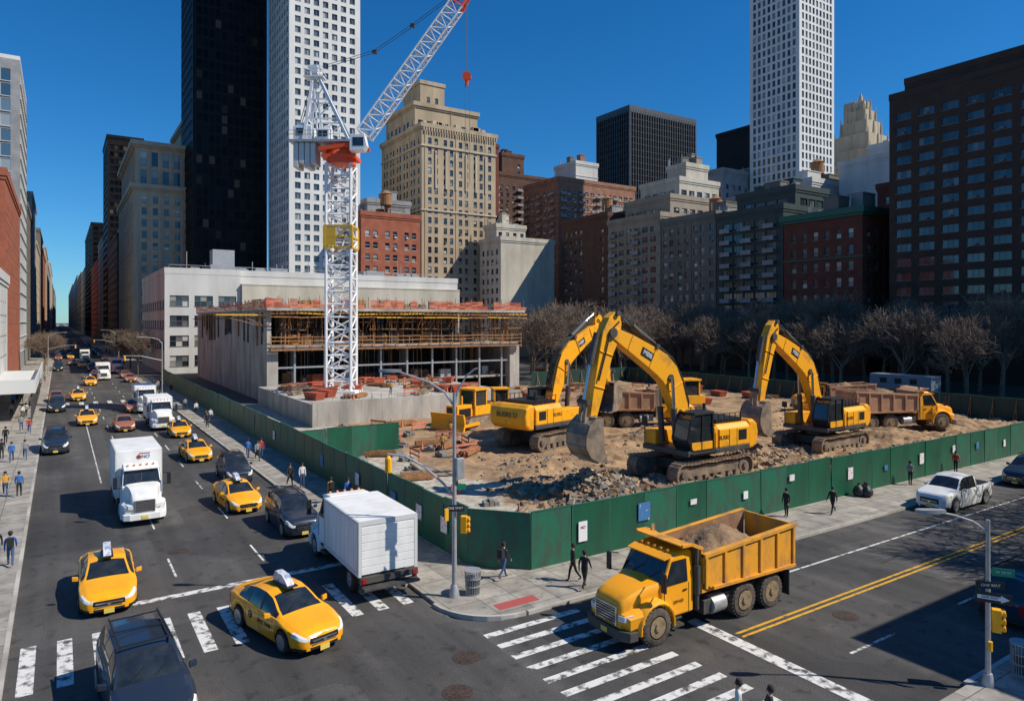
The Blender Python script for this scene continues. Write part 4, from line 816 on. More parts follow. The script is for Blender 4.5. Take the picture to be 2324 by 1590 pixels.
def boxtruck(F,Lb,name,label,logo=None,H=3.9,wr=.5):
    root=thing(name,label,'truck'); truckfront(root,F,'truckwhite',wr=wr,W=1.12,hw=.82)
    a=F-3.6; e=a-Lb
    b=MB(); b.box(e,a,-1.28,1.28,1.05,H); b.ob('cargo_box',['truckwhite'],root,bev=.04)
    b=MB()
    for y in (-1,1):
        b.box(e-.01,a+.01,y*1.29-.015,y*1.29+.015,1.0,1.16); b.box(e-.01,a+.01,y*1.29-.015,y*1.29+.015,H-.14,H-.02)
        for x in (e+.05,a-.05): b.box(x-.05,x+.05,y*1.29-.02,y*1.29+.02,1.16,H-.14)
        n=int(Lb/.6)
        for i in range(1,n): b.box(e+i*Lb/n-.012,e+i*Lb/n+.012,y*1.284-.004,y*1.284+.004,1.16,H-.14)
    b.box(e-.03,e-.001,-1.28,-1.16,1.0,H); b.box(e-.03,e-.001,1.16,1.28,1.0,H); b.box(e-.03,e-.001,-1.16,1.16,H-.2,H)
    for i in range(1,6): b.box(e+i*Lb/6-.02,e+i*Lb/6+.02,-1.2,1.2,H,H+.012)
    b.ob('box_trim',['ribwhite'],root)
    b=MB(); 
    for k in range(6): b.box(e-.02,e-.001,-1.15,1.15,1.07+k*(H-1.3)/6,1.04+(k+1)*(H-1.3)/6)
    b.ob('rear_door',['truckwhite'],root,bev=.006)
    b=MB(); b.box(e-.55,e-.03,-1.2,1.2,.55,.65); b.box(e-.2,e+.1,-1.25,1.25,.75,1.0); b.box(e,F-.6,-.45,.45,.6,.95); b.box(e-.08,e-.02,-1.25,-1.05,.45,.75); b.box(e-.08,e-.02,1.05,1.25,.45,.75); b.box(F-6,F-4.4,-1.15,-.6,.4,.85); b.ob('chassis',['darkgrey'],root)
    for y in (-1,1):
        b=MB(); b.box(e-.24,e-.2,y*1.1-.08,y*1.1+.08,.78,.95); b.ob('tail_light',['taillight'],root); wheel(root,e+1.5,y*1.02,wr,.34)
    if logo:
        text(root,logo,.36,(a+.02,0,H-.35),(90,0,90),'signblack')
        for y in (-1,1): text(root,logo,.5,((a+e)/2,y*1.3,H-1.0),(90,0,0 if y<0 else 180),'signblack')
    return root
o=boxtruck(4.4,5.4,'delivery_truck','white delivery box truck with chrome grille driving on the avenue',None,3.95); o.location=(4.2,50.3,0); o.rotation_euler=(0,0,D)
text(o,'LNO',.3,(.83,.3,3.5),(90,0,90),'signnavy'); b=MB(); b.box(.81,.83,0,.62,3.7,3.74); b.ob('box_emblem',['redcar'],o); b=MB(); b.cyl((.81,-.02,3.5),(.83,-.02,3.5),.13,n=14); b.ob('box_emblem',['redcar'],o)
o=boxtruck(4.2,5.0,'box_truck','white box truck with closed roller door parked at the kerb',None,3.25); o.location=(12.15,32.7,0); o.rotation_euler=(0,0,pi/2-.02); o.scale=(.97,1.06,1.06)
PROTO['bt']=boxtruck(4.2,4.6,'box_truck','white box truck in avenue traffic','CONTS',3.4)
PROTO['bt'].location=(9.6,89,0); PROTO['bt'].rotation_euler=(0,0,D)
for x,y in ((9.7,106),(7.6,168),(11.3,190),(6.5,250)): inst('bt',None,(x,y,0),D,1,'white box truck in avenue traffic','box trucks')
def dump(name,label,bed,bm='dumpyellow',tm='tyredirt'):
    root=thing(name,label,'dump truck'); F=4.8; truckfront(root,F,bm,wr=.7,W=1.2,hw=.9,tm=tm,rm='rimbrown')
    b=MB(); b.box(-4.5,F-.7,-.5,.5,.85,1.2); b.box(F-4.9,F-3.9,-1.25,-.6,.6,1.15); b.box(F-4.9,F-3.9,.6,1.25,.6,1.15); b.box(-4.6,-4.3,-1.1,1.1,.7,1.1); b.box(F-6.0,F-5.1,-1.1,1.1,.75,1.15)
    for x in (-1.5,-3.2): b.cyl((x,-1.0,.66),(x,1.0,.66),.2,n=10)
    b.ob('chassis',['darkgrey'],root,bev=.02)
    for y in (-1,1):
        b=MB(); b.cyl((F-4.35,y*1.05,.85),(F-5.1,y*1.05,.85),.36,n=18); b.ob('fuel_tank',['galv'],root,smooth=True)
        for x in (-1.45,-3.2):
            wheel(root,x,y*1.14,.7,.38,tm,'rimbrown'); wheel(root,x,y*.72,.7,.33,tm,'rimbrown')
    x0=-4.65; x1=F-3.75
    def zt(x): return 3.34-(x-x0)/(x1-x0)*.34
    b=MB()
    for y in (-1,1):
        q0,q1=sorted((y*1.26,y*1.38)); b.prism([(x0,1.5),(x1-.5,1.6),(x1,1.9),(x1,zt(x1)),(x0,zt(x0))],q0,q1)
        q0,q1=sorted((y*1.38,y*1.47)); b.prism([(x0-.05,zt(x0)-.14),(x1,zt(x1)-.14),(x1,zt(x1)+.02),(x0-.05,zt(x0)+.02)],q0-.12*(y>0),q1+.12*(y<0)) ; b.prism([(x0,1.48),(x1-.5,1.57),(x1-.5,1.71),(x0,1.62)],q0,q1)
        for i in range(6):
            x=x0+.12+i*(x1-x0-.24)/5; b.box(x-.07,x+.07,q0,q1-.01,1.68,zt(x)-.14)
    b.box(x0,x1,-1.26,1.26,1.46,1.6); b.box(x1-.08,x1,-1.26,1.26,1.6,zt(x1)+.2)
    b.ob('dump_bed',[bed],root,bev=.015)
    b=MB(); 
    for y in (-1,1): b.add([(x0+.02,y*1.255,1.62),(x1-.09,y*1.255,1.62),(x1-.09,y*1.255,zt(x1)-.02),(x0+.02,y*1.255,zt(x0)-.02)],[(0,1,2,3)])
    b.ob('bed_lining',['bedinside'],root,norm=False)
    b=MB(); b.box(x0-.1,x0-.0,-1.24,1.24,1.5,3.28)
    for z in (1.9,2.4,2.9): b.box(x0-.17,x0-.1,-1.2,1.2,z,z+.12)
    b.ob('tailgate',[bed],root,bev=.01)
    b=MB(); b.loft([[(x1-.1,-1.3,3.15),(x1-.1,1.3,3.15),(x1-.1,1.3,3.22),(x1-.1,-1.3,3.22)],[(x1+.5,-1.28,3.4),(x1+.5,1.28,3.4),(x1+.5,1.28,3.46),(x1+.5,-1.28,3.46)],[(x1+1.05,-1.22,3.42),(x1+1.05,1.22,3.42),(x1+1.05,1.22,3.48),(x1+1.05,-1.22,3.48)]])
    for y in (-1.25,1.25): b.beam((x1-.05,y,3.2),(x1+.5,y,3.45),.08,.14); b.beam((x1+.5,y,3.45),(x1+1.05,y,3.47),.08,.12)
    b.ob('cab_shield',[bed],root,bev=.01)
    b=MB(); n=30; vs=[]
    for i in range(n+1):
        for j in range(17):
            u=i/n;v=j/16; x=x0+.05+u*(x1-x0-.15); y=-1.24+v*2.48; vs.append((x,y,1.95+1.25*math.exp(-((u-.55)/.33)**2)*(.45+.55*sin(pi*v))+.4*u+.2*noise.noise(Vector((x*2,y*2,0)))+.12*noise.noise(Vector((x*6,y*6,0)))))
    fs=[(i*17+j,i*17+j+1,(i+1)*17+j+1,(i+1)*17+j) for i in range(n) for j in range(16)]
    b.add(vs,fs); b.ob('dirt_load',['dirtload'],root,smooth=True,norm=False)
    b=MB(); b.cyl((F-3.6,-1.2,.9),(F-3.6,-1.2,3.6),.09,n=10); b.cyl((F-3.6,-1.2,1.6),(F-3.6,-1.2,2.7),.13,n=10); b.ob('exhaust_stack',['chrome'],root,smooth=True)
    b=MB(); b.cyl((F-3.56,1.2,.9),(F-3.56,1.2,3.6),.09,n=10); b.cyl((F-3.56,1.2,1.5),(F-3.56,1.2,2.6),.14,n=10); b.ob('exhaust_stack',['darkgrey'],root,smooth=True)
    for y in (-1,1):
        text(root,'269 HD',.17,(F-2.6,y*1.175,1.4),(90,0,0 if y<0 else 180),'signblack')
        b=MB(); b.box(-4.35,-4.3,y*1.1-.25,y*1.1+.25,.3,1.35); b.ob('mud_flap',['rubber'],root)
    return root
o=dump('dump_truck','yellow dump truck carrying dirt turning out of the cross street','bedyellow'); o.location=(21.9,19.8,0); o.rotation_euler=(0,0,pi)
PROTO['site']=dump('dump_truck','dusty dump truck with brown bed heaped with dirt','bedrust'); p=PROTO['site']; p.location=(76.3,40.5,.4); p.rotation_euler=(0,0,radians(-25)); p.scale=(1.28,)*3
inst('site',None,(55,58,.2),radians(-28),1.3,'rust brown dump truck waiting on the site')
inst('site',None,(86,54,.2),radians(150),1.1,'rust brown dump truck waiting by the fence')
# ---------------------------------------------------------------- excavator
def excavator(label,logo='MBB'):
    root=thing('excavator',label,'excavator')
    for sy in (-1,1):
        b=MB(); yc=sy*1.35; path=[]; xr=2.15; r=.46
        n=18
        for i in range(n): path.append((-xr+2*xr*i/n,0.05,pi*1.5))
        for i in range(8): a=-pi/2+pi*i/8; path.append((xr+cos(a)*r,.05+r+sin(a)*r,a))
        for i in range(n): path.append((xr-2*xr*i/n,.05+2*r-.04*sin(pi*i/n*3)**2,pi/2))
        for i in range(8): a=pi/2+pi*i/8; path.append((-xr+cos(a)*r,.05+r+sin(a)*r,a))
        for x,z,a in path:
            p0=Vector((x,yc-.32,z)); p1=Vector((x,yc+.32,z)); b.beam(p0,p1,.2,.06,0,up=(cos(a),0,sin(a))); b.beam(p0+Vector((cos(a),0,sin(a)))*.04,p1+Vector((cos(a),0,sin(a)))*.04,.05,.05,0,up=(cos(a),0,sin(a)))
        for x in (-xr,xr): b.cyl((x,yc-.2,.05+r),(x,yc+.2,.05+r),r*.88,n=20,m=1); b.cyl((x,yc-.3,.05+r),(x,yc+.3,.05+r),.16,n=12,m=1)
        for i in range(7): x=-1.6+i*.53; b.cyl((x,yc-.22,.22),(x,yc+.22,.22),.17,n=12,m=1)
        b.box(-1.8,1.8,yc-.16,yc+.16,.35,.8,1); b.ob('track',['trackmud','steel'],root,smooth=False)
    b=MB(); b.box(-1.2,1.2,-1.1,1.1,.4,.85); b.cyl((0,0,.85),(0,0,1.25),.85,n=24); b.ob('undercarriage',['darkgrey'],root)
    b=MB(); b.box(-2.6,1.75,-1.5,1.5,1.25,1.5); b.ob('platform',['darkgrey'],root,bev=.03)
    b=MB(); b.loft([[(x,-1.5,1.5),(x,-1.5,2.35),(x,-1.3,2.58),(x,1.3,2.58),(x,1.5,2.35),(x,1.5,1.5)] for x in (-2.6,-.3)]); b.box(-.3,1.6,-1.5,-.75,1.5,2.2); b.box(-.25,.0,.5,1.5,1.5,2.5); b.ob('engine_housing',['cat'],root,bev=.04)
    b=MB(); b.box(-2.4,-.5,-1.15,1.15,2.59,2.78); b.box(-1.5,-.9,-.6,.2,2.78,2.96); b.cyl((-1.9,-.8,2.7),(-1.9,-.8,3.3),.08,n=8)
    for sy in (-1,1):
        b.box(-2.35,-1.75,sy*1.505-.008,sy*1.505+.008,1.75,2.25); b.box(-1.1,-1.07,sy*1.505-.006,sy*1.505+.006,1.52,2.33); b.box(-1.65,-1.62,sy*1.505-.006,sy*1.505+.006,1.52,2.33)
        for k in range(5): b.beam((-2.2+k*.4,sy*1.25,2.6),(-2.2+k*.4,sy*1.25,3.05),.035,.035)
        b.beam((-2.3,sy*1.25,3.05),(-.5,sy*1.25,3.05),.035,.035)
    b.ob('engine_grille',['blacktrim'],root,bev=.01)
    b=MB(); prof=[(-2.62,1.2),(-3.05,1.25),(-3.32,1.5),(-3.4,2.0),(-3.3,2.45),(-3.05,2.65),(-2.62,2.66)]; b.prism(prof,-1.4,1.4); b.ob('counterweight',['cat'],root,bev=.12)
    for sy in (-1,1): text(root,'BUSRS',.28,(-.72,sy*1.51,1.95),(90,0,0 if sy<0 else 180),'signblack')
    text(root,'BUSRS D',.42,(-3.44,0,2.05),(90,0,-90),'signblack')
    cp=[(0.05,1.5),(1.45,1.5),(1.75,2.0),(1.55,2.95),(1.3,3.17),(.1,3.19)]
    b=MB(); b.prism(cp,.52,1.46); b.ob('cab_glass',['carglass'],root)
    b=MB()
    for y in (.51,1.47):
        for a,c_ in zip(cp,cp[1:]+cp[:1]): b.beam((a[0],y,a[1]),(c_[0],y,c_[1]),.07,.1,0,up=(0,1,0))
        b.beam((.85,y,1.5),(.8,y,3.17),.06,.08,0,up=(0,1,0)); b.box(.1,1.5,y-.025,y+.025,1.5,1.88,1); b.beam((.15,y*1.03,2.3),(.15,y*1.03,2.8),.03,.03)
    for a in cp: b.beam((a[0],.5,a[1]),(a[0],1.48,a[1]),.08,.08)
    b.box(0,1.35,.48,1.5,3.19,3.27); b.box(1.2,1.4,.6,.8,3.27,3.37,1)
    b.ob('cab_frame',['blacktrim','cat'],root,bev=.01)
    b=MB()
    for x in (-.2,1.7): b.beam((x,1.62,1.5),(x,1.62,2.4),.035,.035)
    b.beam((1.7,-1.4,1.5),(1.7,-1.4,2.6),.035,.035); b.box(1.6,1.7,-1.6,-1.3,2.5,2.85); b.box(-.2,1.6,1.5,1.66,1.36,1.4); b.ob('handrail',['blacktrim'],root)
    def arm(pts,wd,m,name,bev=.02,dark=()):
        secs=[]
        for i,(x,z,t) in enumerate(pts):
            a=Vector(pts[max(0,i-1)][:2]);c_=Vector(pts[min(len(pts)-1,i+1)][:2]); tg=(c_-a).normalized(); nr=Vector((-tg.y,tg.x))*t/2
            secs.append([(x+nr.x,-wd/2,z+nr.y),(x+nr.x,wd/2,z+nr.y),(x-nr.x,wd/2,z-nr.y),(x-nr.x,-wd/2,z-nr.y)])
        b=MB(); b.loft(secs)
        for i in range(1,len(secs)-1):
            if i in dark:
                q=secs[i]; b.beam(Vector(q[0])+Vector((0,-.02,0)),Vector(q[3])+Vector((0,-.02,0)),.06,.05,0,up=(0,1,0)); b.beam(Vector(q[1])+Vector((0,.02,0)),Vector(q[2])+Vector((0,.02,0)),.06,.05,0,up=(0,1,0))
        b.ob(name,[m],root,bev=bev)
    arm([(.35,2.0,.45),(.8,3.2,.8),(1.3,4.4,1.02),(1.65,5.0,1.12),(2.15,5.45,1.16),(2.8,5.82,1.04),(4.2,6.55,.76),(5.15,7.0,.5)],.56,'cat','boom',dark=(2,5,6))
    arm([(4.9,7.95,.2),(5.05,7.55,.78),(5.3,6.9,1.02),(5.6,6.1,.78),(6.0,4.6,.6),(6.35,3.2,.36)],.46,'cat','stick',dark=(3,4))
    b=MB()
    for x,z,r_ in ((.35,2.0,.2),(1.65,4.85,.16),(5.25,7.0,.22),(6.35,3.2,.14),(4.95,7.88,.12),(2.5,6.35,.12),(6.7,4.0,.12)):
        b.cyl((x,-.36,z),(x,.36,z),r_,n=14)
    b.ob('pivot_pin',['darkgrey'],root,smooth=True)
    for y in (-.45,.45):
        b=MB(); b.cyl((1.45,y,1.7),(1.6,y,3.4),.15,n=12,m=0); b.cyl((1.6,y,3.4),(1.68,y,4.8),.08,n=10,m=1); b.ob('hydraulic_cylinder',['darkgrey','chrome'],root,smooth=True)
    b=MB(); b.cyl((2.5,0,6.42),(3.9,0,7.3),.17,n=12); b.cyl((3.9,0,7.3),(4.95,0,7.88),.09,n=10,m=1); b.ob('hydraulic_cylinder',['darkgrey','chrome'],root,smooth=True)
    b=MB(); b.cyl((5.95,0,7.0),(6.35,0,5.6),.15,n=12); b.cyl((6.35,0,5.6),(6.7,0,4.0),.085,n=10,m=1); b.ob('hydraulic_cylinder',['darkgrey','chrome'],root,smooth=True)
    b=MB()
    for y in (-.15,.15): b.beam((6.7,y,4.0),(6.15,y,3.9),.06,.18); b.beam((6.7,y,4.0),(6.8,y,3.15),.08,.18)
    b.ob('bucket_linkage',['steel'],root)
    b=MB()
    for k in range(4):
        y=-.2+k*.13; pts=[(.5,y,2.5),(.3,y,3.6),(.75,y,4.8),(1.4,y,5.75),(2.2,y,6.3),(3.5,y,6.95),(4.4,y,7.35+.1*k),(5.1,y,7.8)]
        for a,c_ in zip(pts,pts[1:]): b.cyl(a,c_,.045,n=5)
    for k in range(2):
        y=-.3+k*.6; pts=[(4.9,y,7.5),(5.4,y,7.1),(5.7,y,6.1),(6.1,y,4.9)]
        for a,c_ in zip(pts,pts[1:]): b.cyl(a,c_,.04,n=5)
    b.ob('hydraulic_hose',['rubber'],root)
    c3=(6.35,3.2)
    bp=[(c3[0]+(x-6.35)*.86,c3[1]+(z-3.5)*.86) for x,z in [(6.15,3.6),(6.6,3.65),(7.0,3.35),(7.25,2.8),(7.25,2.2),(6.95,1.7),(6.45,1.4),(5.85,1.35)]]
    b=MB()
    for a,c_ in zip(bp,bp[1:]): b.beam((a[0],-.66,a[1]),(a[0],.66,a[1]),.08,.08)
    b.add([(x,y,z) for y in (-.68,.68) for x,z in bp],[(i,i+1,8+i+1,8+i) for i in range(7)])
    b.add([(x-.05,y,z+.03) for y in (-.68,.68) for x,z in bp],[(i,i+1,8+i+1,8+i) for i in range(7)])
    for y in (-.71,.65): b.prism(bp+[(6.12,2.1)],y,y+.06)
    for y in (-.25,.25): b.prism([(6.15,3.1),(6.25,3.4),(6.85,3.3),(6.9,3.0)],y-.04,y+.04)
    for k in range(5): y=-.62+k*.31; b.loft([[(5.97,y-.08,1.29),(5.97,y+.08,1.29),(5.97,y+.08,1.43),(5.97,y-.08,1.43)],[(5.62,y-.03,1.34),(5.62,y+.03,1.34),(5.62,y+.03,1.38),(5.62,y-.03,1.38)]])
    b.ob('bucket',['steel'],root,norm=False)
    for sy in (-1,1):
        b=MB(); yq=sy*.288; b.prism([(2.85,5.62),(3.6,6.0),(3.44,6.36),(2.68,5.98)],min(yq,yq+sy*.006),max(yq,yq+sy*.006)); b.ob('logo_plate',['signblack'],root)
        t=text(root,logo,.32,(3.14,yq+sy*.012,5.99),(90,0,0),'signwhite'); t.rotation_euler=(radians(90),radians(-27) if sy<0 else radians(27),0 if sy<0 else pi)
    return root
PROTO['ex']=e=excavator('large yellow tracked excavator with lowered bucket digging rubble')
e.location=(39.5,36.2,.6); e.rotation_euler=(0,0,pi); e.scale=(1.52,)*3
inst('ex',None,(58.4,37.8,.5),pi+.03,1.46,'large yellow tracked excavator parked beside the green hoarding')
inst('ex',None,(39.2,54.2,.3),radians(14),1.6,'large yellow tracked excavator seen from its counterweight')
# ---------------------------------------------------------------- dozer
def dozer():
    root=thing('bulldozer','yellow bulldozer working on the site','bulldozer')
    for sy in (-1,1):
        b=MB(); b.prism([(-1.6,.3),(-1.3,0),(1.3,0),(1.6,.3),(1.6,.6),(1.3,.9),(-1.3,.9),(-1.6,.6)],sy*1.1-.28,sy*1.1+.28)
        for i in range(16): x=-1.3+i*.173; b.box(x-.03,x+.03,sy*1.1-.28,sy*1.1+.28,.9,.95); 
        b.ob('track',['trackmud'],root,bev=.03)
    b=MB(); b.box(-1.7,.1,-.75,.75,.6,1.6); b.box(.1,1.9,-.55,.55,.6,1.75); b.cyl((1.0,.2,1.75),(1.0,.2,2.4),.08,n=8); b.ob('body',['cat'],root,bev=.06)
    b=MB(); b.box(.4,1.7,-.57,-.551,.9,1.5); b.box(.4,1.7,.551,.57,.9,1.5); b.box(1.9,1.92,-.45,.45,.8,1.6); b.ob('grille',['blacktrim'],root)
    b=MB(); b.box(-1.2,.1,-.7,.7,1.6,2.75); b.ob('cab_glass',['carglass'],root)
    b=MB()
    for x in (-1.2,.1):
        for y in (-.7,.7): b.box(x-.06,x+.06,y-.06,y+.06,1.6,2.75)
    b.box(-1.35,.25,-.85,.85,2.75,2.88); b.ob('cab_roof',['cat'],root)
    b=MB(); b.loft([[(2.3,y,.05),(2.45,y,.05),(2.3,y,.6),(2.45,y,1.25),(2.3,y,1.25),(2.15,y,.6)] for y in (-1.6,1.6)]); 
    for y in (-.9,.9): b.beam((.5,y*1.6,.45),(2.25,y*1.6,.4),.15,.2)
    b.ob('blade',['cat'],root); return root
inst('dz',dozer,(38.5,68,.2),radians(200),1.5); inst('dz',None,(66,62,.2),radians(160),1.6); inst('dz',None,(46,72,.2),radians(-20),1.3)
# clutter
def crate(kind,x,y,z,rz,sc=1):
    b=MB()
    if kind=='barrier':
        b.box(-1.2,1.2,-.03,.03,.75,.95); b.box(-1.2,1.2,-.03,.03,.35,.5)
        for x_ in (-1,1): b.box(x_-.04,x_+.04,-.04,.04,0,1); b.box(x_-.04,x_+.04,-.3,.3,0,.06)
        m=['orange']; n='safety_barrier'; l='orange plank safety barrier on the site'
    elif kind=='lumber':
        for k in range(5): b.box(-1.5+.1*(k%3),1.5,-.5+k*.2,-.35+k*.2,.1,.4+.1*(k%2))
        b.box(-1,-.9,-.6,.6,0,.1); b.box(.9,1,-.6,.6,0,.1); m=['wood']; n='lumber_stack'; l='stack of timber boards on the site'
    elif kind=='toilet':
        b.box(-.55,.55,-.55,.55,0,2.2); b.prism([(-.6,2.2),(.6,2.2),(.3,2.45),(-.3,2.45)],-.6,.6); b.box(-.4,.4,-.57,-.55,.1,2.0); m=['jacketblue']; n='portable_toilet'; l='blue portable toilet cabin on the site'
    elif kind=='skip': b.loft([[(-1.0,-.6,0),(1.0,-.6,0),(1.0,.6,0),(-1.0,.6,0)],[(-1.3,-.7,.9),(1.3,-.7,.9),(1.3,.7,.9),(-1.3,.7,.9)]]); b.box(-1.35,1.35,-.75,-.66,.82,.95); m=['dullred']; n='waste_skip'; l='dull red steel waste skip on the site'
    elif kind=='pipe':
        for k in range(3): b.cyl((-2,-.3+k*.3,.16),(2,-.3+k*.3,.16),.12,n=10)
        b.cyl((-2,-.15,.4),(2,-.15,.4),.12,n=10); m=['steel']; n='pipe_stack'; l='stack of rusty steel pipes'
    elif kind=='block':
        for k in range(3): b.box(-.5+k*.35,-.2+k*.35,-.4,.4,0,.3+.15*(k%2))
        m=['concretedark']; n='concrete_block'; l='stack of broken concrete blocks'
    else: b.cyl((0,0,0),(0,0,.04),.22,n=8); b.cyl((0,0,.04),(0,0,.75),.16,.03,n=10); m=['orange']; n='traffic_cone'; l='orange traffic cone standing on the site'
    b.ob(n,m,loc=(x,y,z),rz=rz,label=l,category=n.replace('_',' '),group=n.replace('_',' ')+'s on the site')
for i in range(44):
    k=rr.choice(['barrier','lumber','pipe','cone','cone','block','block','lumber']); x=rr.uniform(19,33);y=rr.uniform(52,76); crate(k,x,y,gz(x,y)+.03,rr.uniform(0,3))
for i in range(70): crate(rr.choice(['barrier','lumber','pipe','barrier','block','cone','lumber','skip']),rr.uniform(25,51),rr.uniform(78.5,103),2.6,rr.uniform(0,3))
for i in range(44): x=rr.uniform(50,93);y=rr.uniform(66,102); crate(rr.choice(['barrier','lumber','block','skip','pipe','lumber']),x,y,gz(x,y),rr.uniform(0,3))
crate('toilet',88,80,.1,.3)
for i in range(8): crate('cone',rr.uniform(19,27),rr.uniform(33,46),.03,0)
for i in range(7): crate(rr.choice(['lumber','pipe','block']),rr.uniform(18.5,24),rr.uniform(34,50),.04,rr.uniform(0,3))
b=MB(); b.box(-4.5,4.5,-1.4,1.4,.4,4.1); b.box(-4,-3,-1.42,-1.4,.6,2.8)
for k in range(3): b.box(-2.5+k*2.2,-1.5+k*2.2,1.4,1.42,2.8,3.6,1)
b.ob('site_office',['bluecontainer','carglass'],loc=(106,55,0),rz=pi/2,label='pale blue site office cabin beside the park',category='cabin')
# ---------------------------------------------------------------- trees
def treemeshes(seed,h):
    r=random.Random(seed); tr=MB(); cr_=MB()
    def grow(p,dv,ln,rad,lev,b):
        segs=3 if lev<3 else 2; n=7 if lev==0 else (5 if lev<3 else 3); nch={0:7,1:5,2:4,3:4,4:4}.get(lev,0)
        pts=[p]
        for i in range(segs):
            dv=(dv+Vector((r.uniform(-.18,.18),r.uniform(-.18,.18),r.uniform(-.03,.12)))*(1 if lev else .3)).normalized(); q=p+dv*ln/segs; r1=max(.018,rad*(.87 if i<segs-1 else .68))
            b.cyl(p,q,rad,r1,n=n,caps=False); p=q; rad=r1; pts.append(q)
        if lev>=5: return
        for i in range(nch):
            t=pts[-1] if i<2 else pts[-2].lerp(pts[-1],r.random()); az=r.uniform(0,2*pi); sp=r.uniform(.5,1.0) if lev else r.uniform(.45,.9)
            a=dv.orthogonal().normalized(); a.rotate(Matrix.Rotation(az,3,dv)); nd=(dv*cos(sp)+a*sin(sp)).normalized(); nd.z+=.12
            grow(t,nd.normalized(),ln*r.uniform(.64,.86),max(.024,rad*.72),lev+1,cr_)
    grow(Vector((0,0,0)),Vector((0,0,1)),h*.23,h*.018,0,tr)
    return tr.mesh('trunk',['bark'],norm=False),cr_.mesh('crown',['bark'],norm=False)
TM=[treemeshes(s_,17) for s_ in (1,2,3,4)]
def tree(x,y,sc,rz,k):
    t=thing('bare_tree','bare leafless street tree with spreading branches','tree',(x,y,0),rz,sc,'bare trees'); mkobj('trunk',TM[k][0],t); mkobj('crown',TM[k][1],t)
for i in range(40):
    tree(rr.uniform(120,145),52+i*3.5+rr.uniform(-3,3),rr.uniform(1.15,1.5),rr.uniform(0,6),i%4)
for x,y in ((114,50),(115.5,60),(114,70),(116,79),(115,90),(114,101)): tree(x,y,rr.uniform(1.1,1.3),rr.uniform(0,6),rr.randint(0,3))
for x,y in ((101,112),(108,118),(118,122),(92,113),(84,116),(98,124),(110,130),(122,134),(78,112),(128,126),(90,130),(114,112),(104,138),(118,144)): tree(x,y,rr.uniform(1.15,1.45),rr.uniform(0,6),rr.randint(0,3))
for x,y,sc in ((48,8.6,1.15),(56,9,1.2),(64,8.6,1.15),(72,9,1.2),(81,9,1.2)): tree(x,y,sc,rr.uniform(0,6),rr.randint(0,3))
for i in range(7): tree(15.2,180+i*22,.85,rr.uniform(0,6),i%4)
for i in range(4): tree(-3,200+i*30,.8,rr.uniform(0,6),i%4)
# ---------------------------------------------------------------- street furniture
def curve_arm(b,pts,r0,r1,m=0):
    n=len(pts)
    for i in range(n-1): b.cyl(pts[i],pts[i+1],r0+(r1-r0)*i/n,r0+(r1-r0)*(i+1)/n,n=8,m=m,caps=False)
def signal(root,x,y,z,rz,s=.78):
    b=MB(); b.box(-.17*s,.17*s,-.17*s,.17*s,0,.95*s)
    for k in range(3): b.cyl((0,-.17*s,(.16+k*.31)*s),(0,-.33*s,(.18+k*.31)*s),.13*s,.14*s,n=12)
    b.ob('traffic_signal',['signalyellow'],root,loc=(x,y,z),rz=rz,bev=.02)
def lamp_head(b,p,dv):
    p=Vector(p);dv=Vector(dv).normalized(); b.loft([[tuple(p+dv*t+Vector((-dv.y*w_,dv.x*w_,0))*s1+Vector((0,0,hh))) for s1,hh in ((-1,0),(1,0),(1,.12),(-1,.12))] for t,w_ in ((-.1,.06),(.2,.14),(.7,.15),(.85,.06))])
VR=Vector((.838,-.546,0))
sl=thing('street_lamp','galvanised street lamp with two arms, signals and signs at the corner','street lamp',(14.3,26.5,.14))
b=MB(); b.cyl((0,0,0),(0,0,.5),.24,.16,n=10); b.cyl((0,0,.5),(0,0,8.8),.11,.07,n=12); b.ob('pole',['galv'],sl,smooth=True)
b=MB(); P=lambda a,z:tuple(VR*a+Vector((0,0,z)))
curve_arm(b,[P(0,8.2),P(-.4,8.8),P(-1.1,9.25),P(-2.4,9.7)],.055,.035); lamp_head(b,P(-2.4,9.68),-VR); curve_arm(b,[P(0,8.2),P(.15,8.9),P(.5,9.5),P(.85,9.8),P(1.0,9.85)],.045,.03); b.ob('lamp_arm',['galv'],sl,smooth=True)
b=MB(); curve_arm(b,[P(0,4.3),P(-.5,4.9),P(-1.3,5.6),P(-2.1,6.05),P(-2.9,6.15)],.055,.045); curve_arm(b,[P(0,5.2),P(-1,5.6),P(-1.6,5.75)],.03,.03); b.ob('signal_arm',['galv'],sl,smooth=True)
b=MB(); q=VR*-2.85; b.cyl((q.x,q.y,5.35),(q.x,q.y,5.95),.15,n=12); b.cyl((q.x,q.y,5.95),(q.x,q.y,6.1),.15,.05,n=12); b.ob('hanging_signal',['signalyellow'],sl,bev=.02)
b=MB(); b.box(-.02,.34,-.3,-.1,5.1,6.0); b.ob('control_box',['galv'],sl,bev=.02)
signal(sl,.42,-.1,2.7,.9)
b=MB(); b.box(-.4,.4,-.01,.01,-.14,.14); s_=b.ob('one_way_sign',['signblack'],sl,loc=(-.05,-.15,3.85),rz=-.45); text(s_,'ONE WAY',.15,(0,-.016,0),(90,0,0),'signwhite')
b=MB(); b.box(-.5,-.34,-.12,.0,3.35,3.85); b.ob('crossing_signal',['signalyellow'],sl)
b=MB(); b.box(.05,.5,-.01,.01,4.6,4.85); b.ob('street_sign',['signgreen'],sl,rz=-.45)
sl=thing('street_lamp','grey signal pole with green street sign and arrow signs','street lamp',(25.4,10.5,.14))
b=MB(); b.cyl((0,0,0),(0,0,.4),.2,.13,n=10); b.cyl((0,0,.4),(0,0,5.4),.085,.06,n=12); b.ob('pole',['galv'],sl,smooth=True)
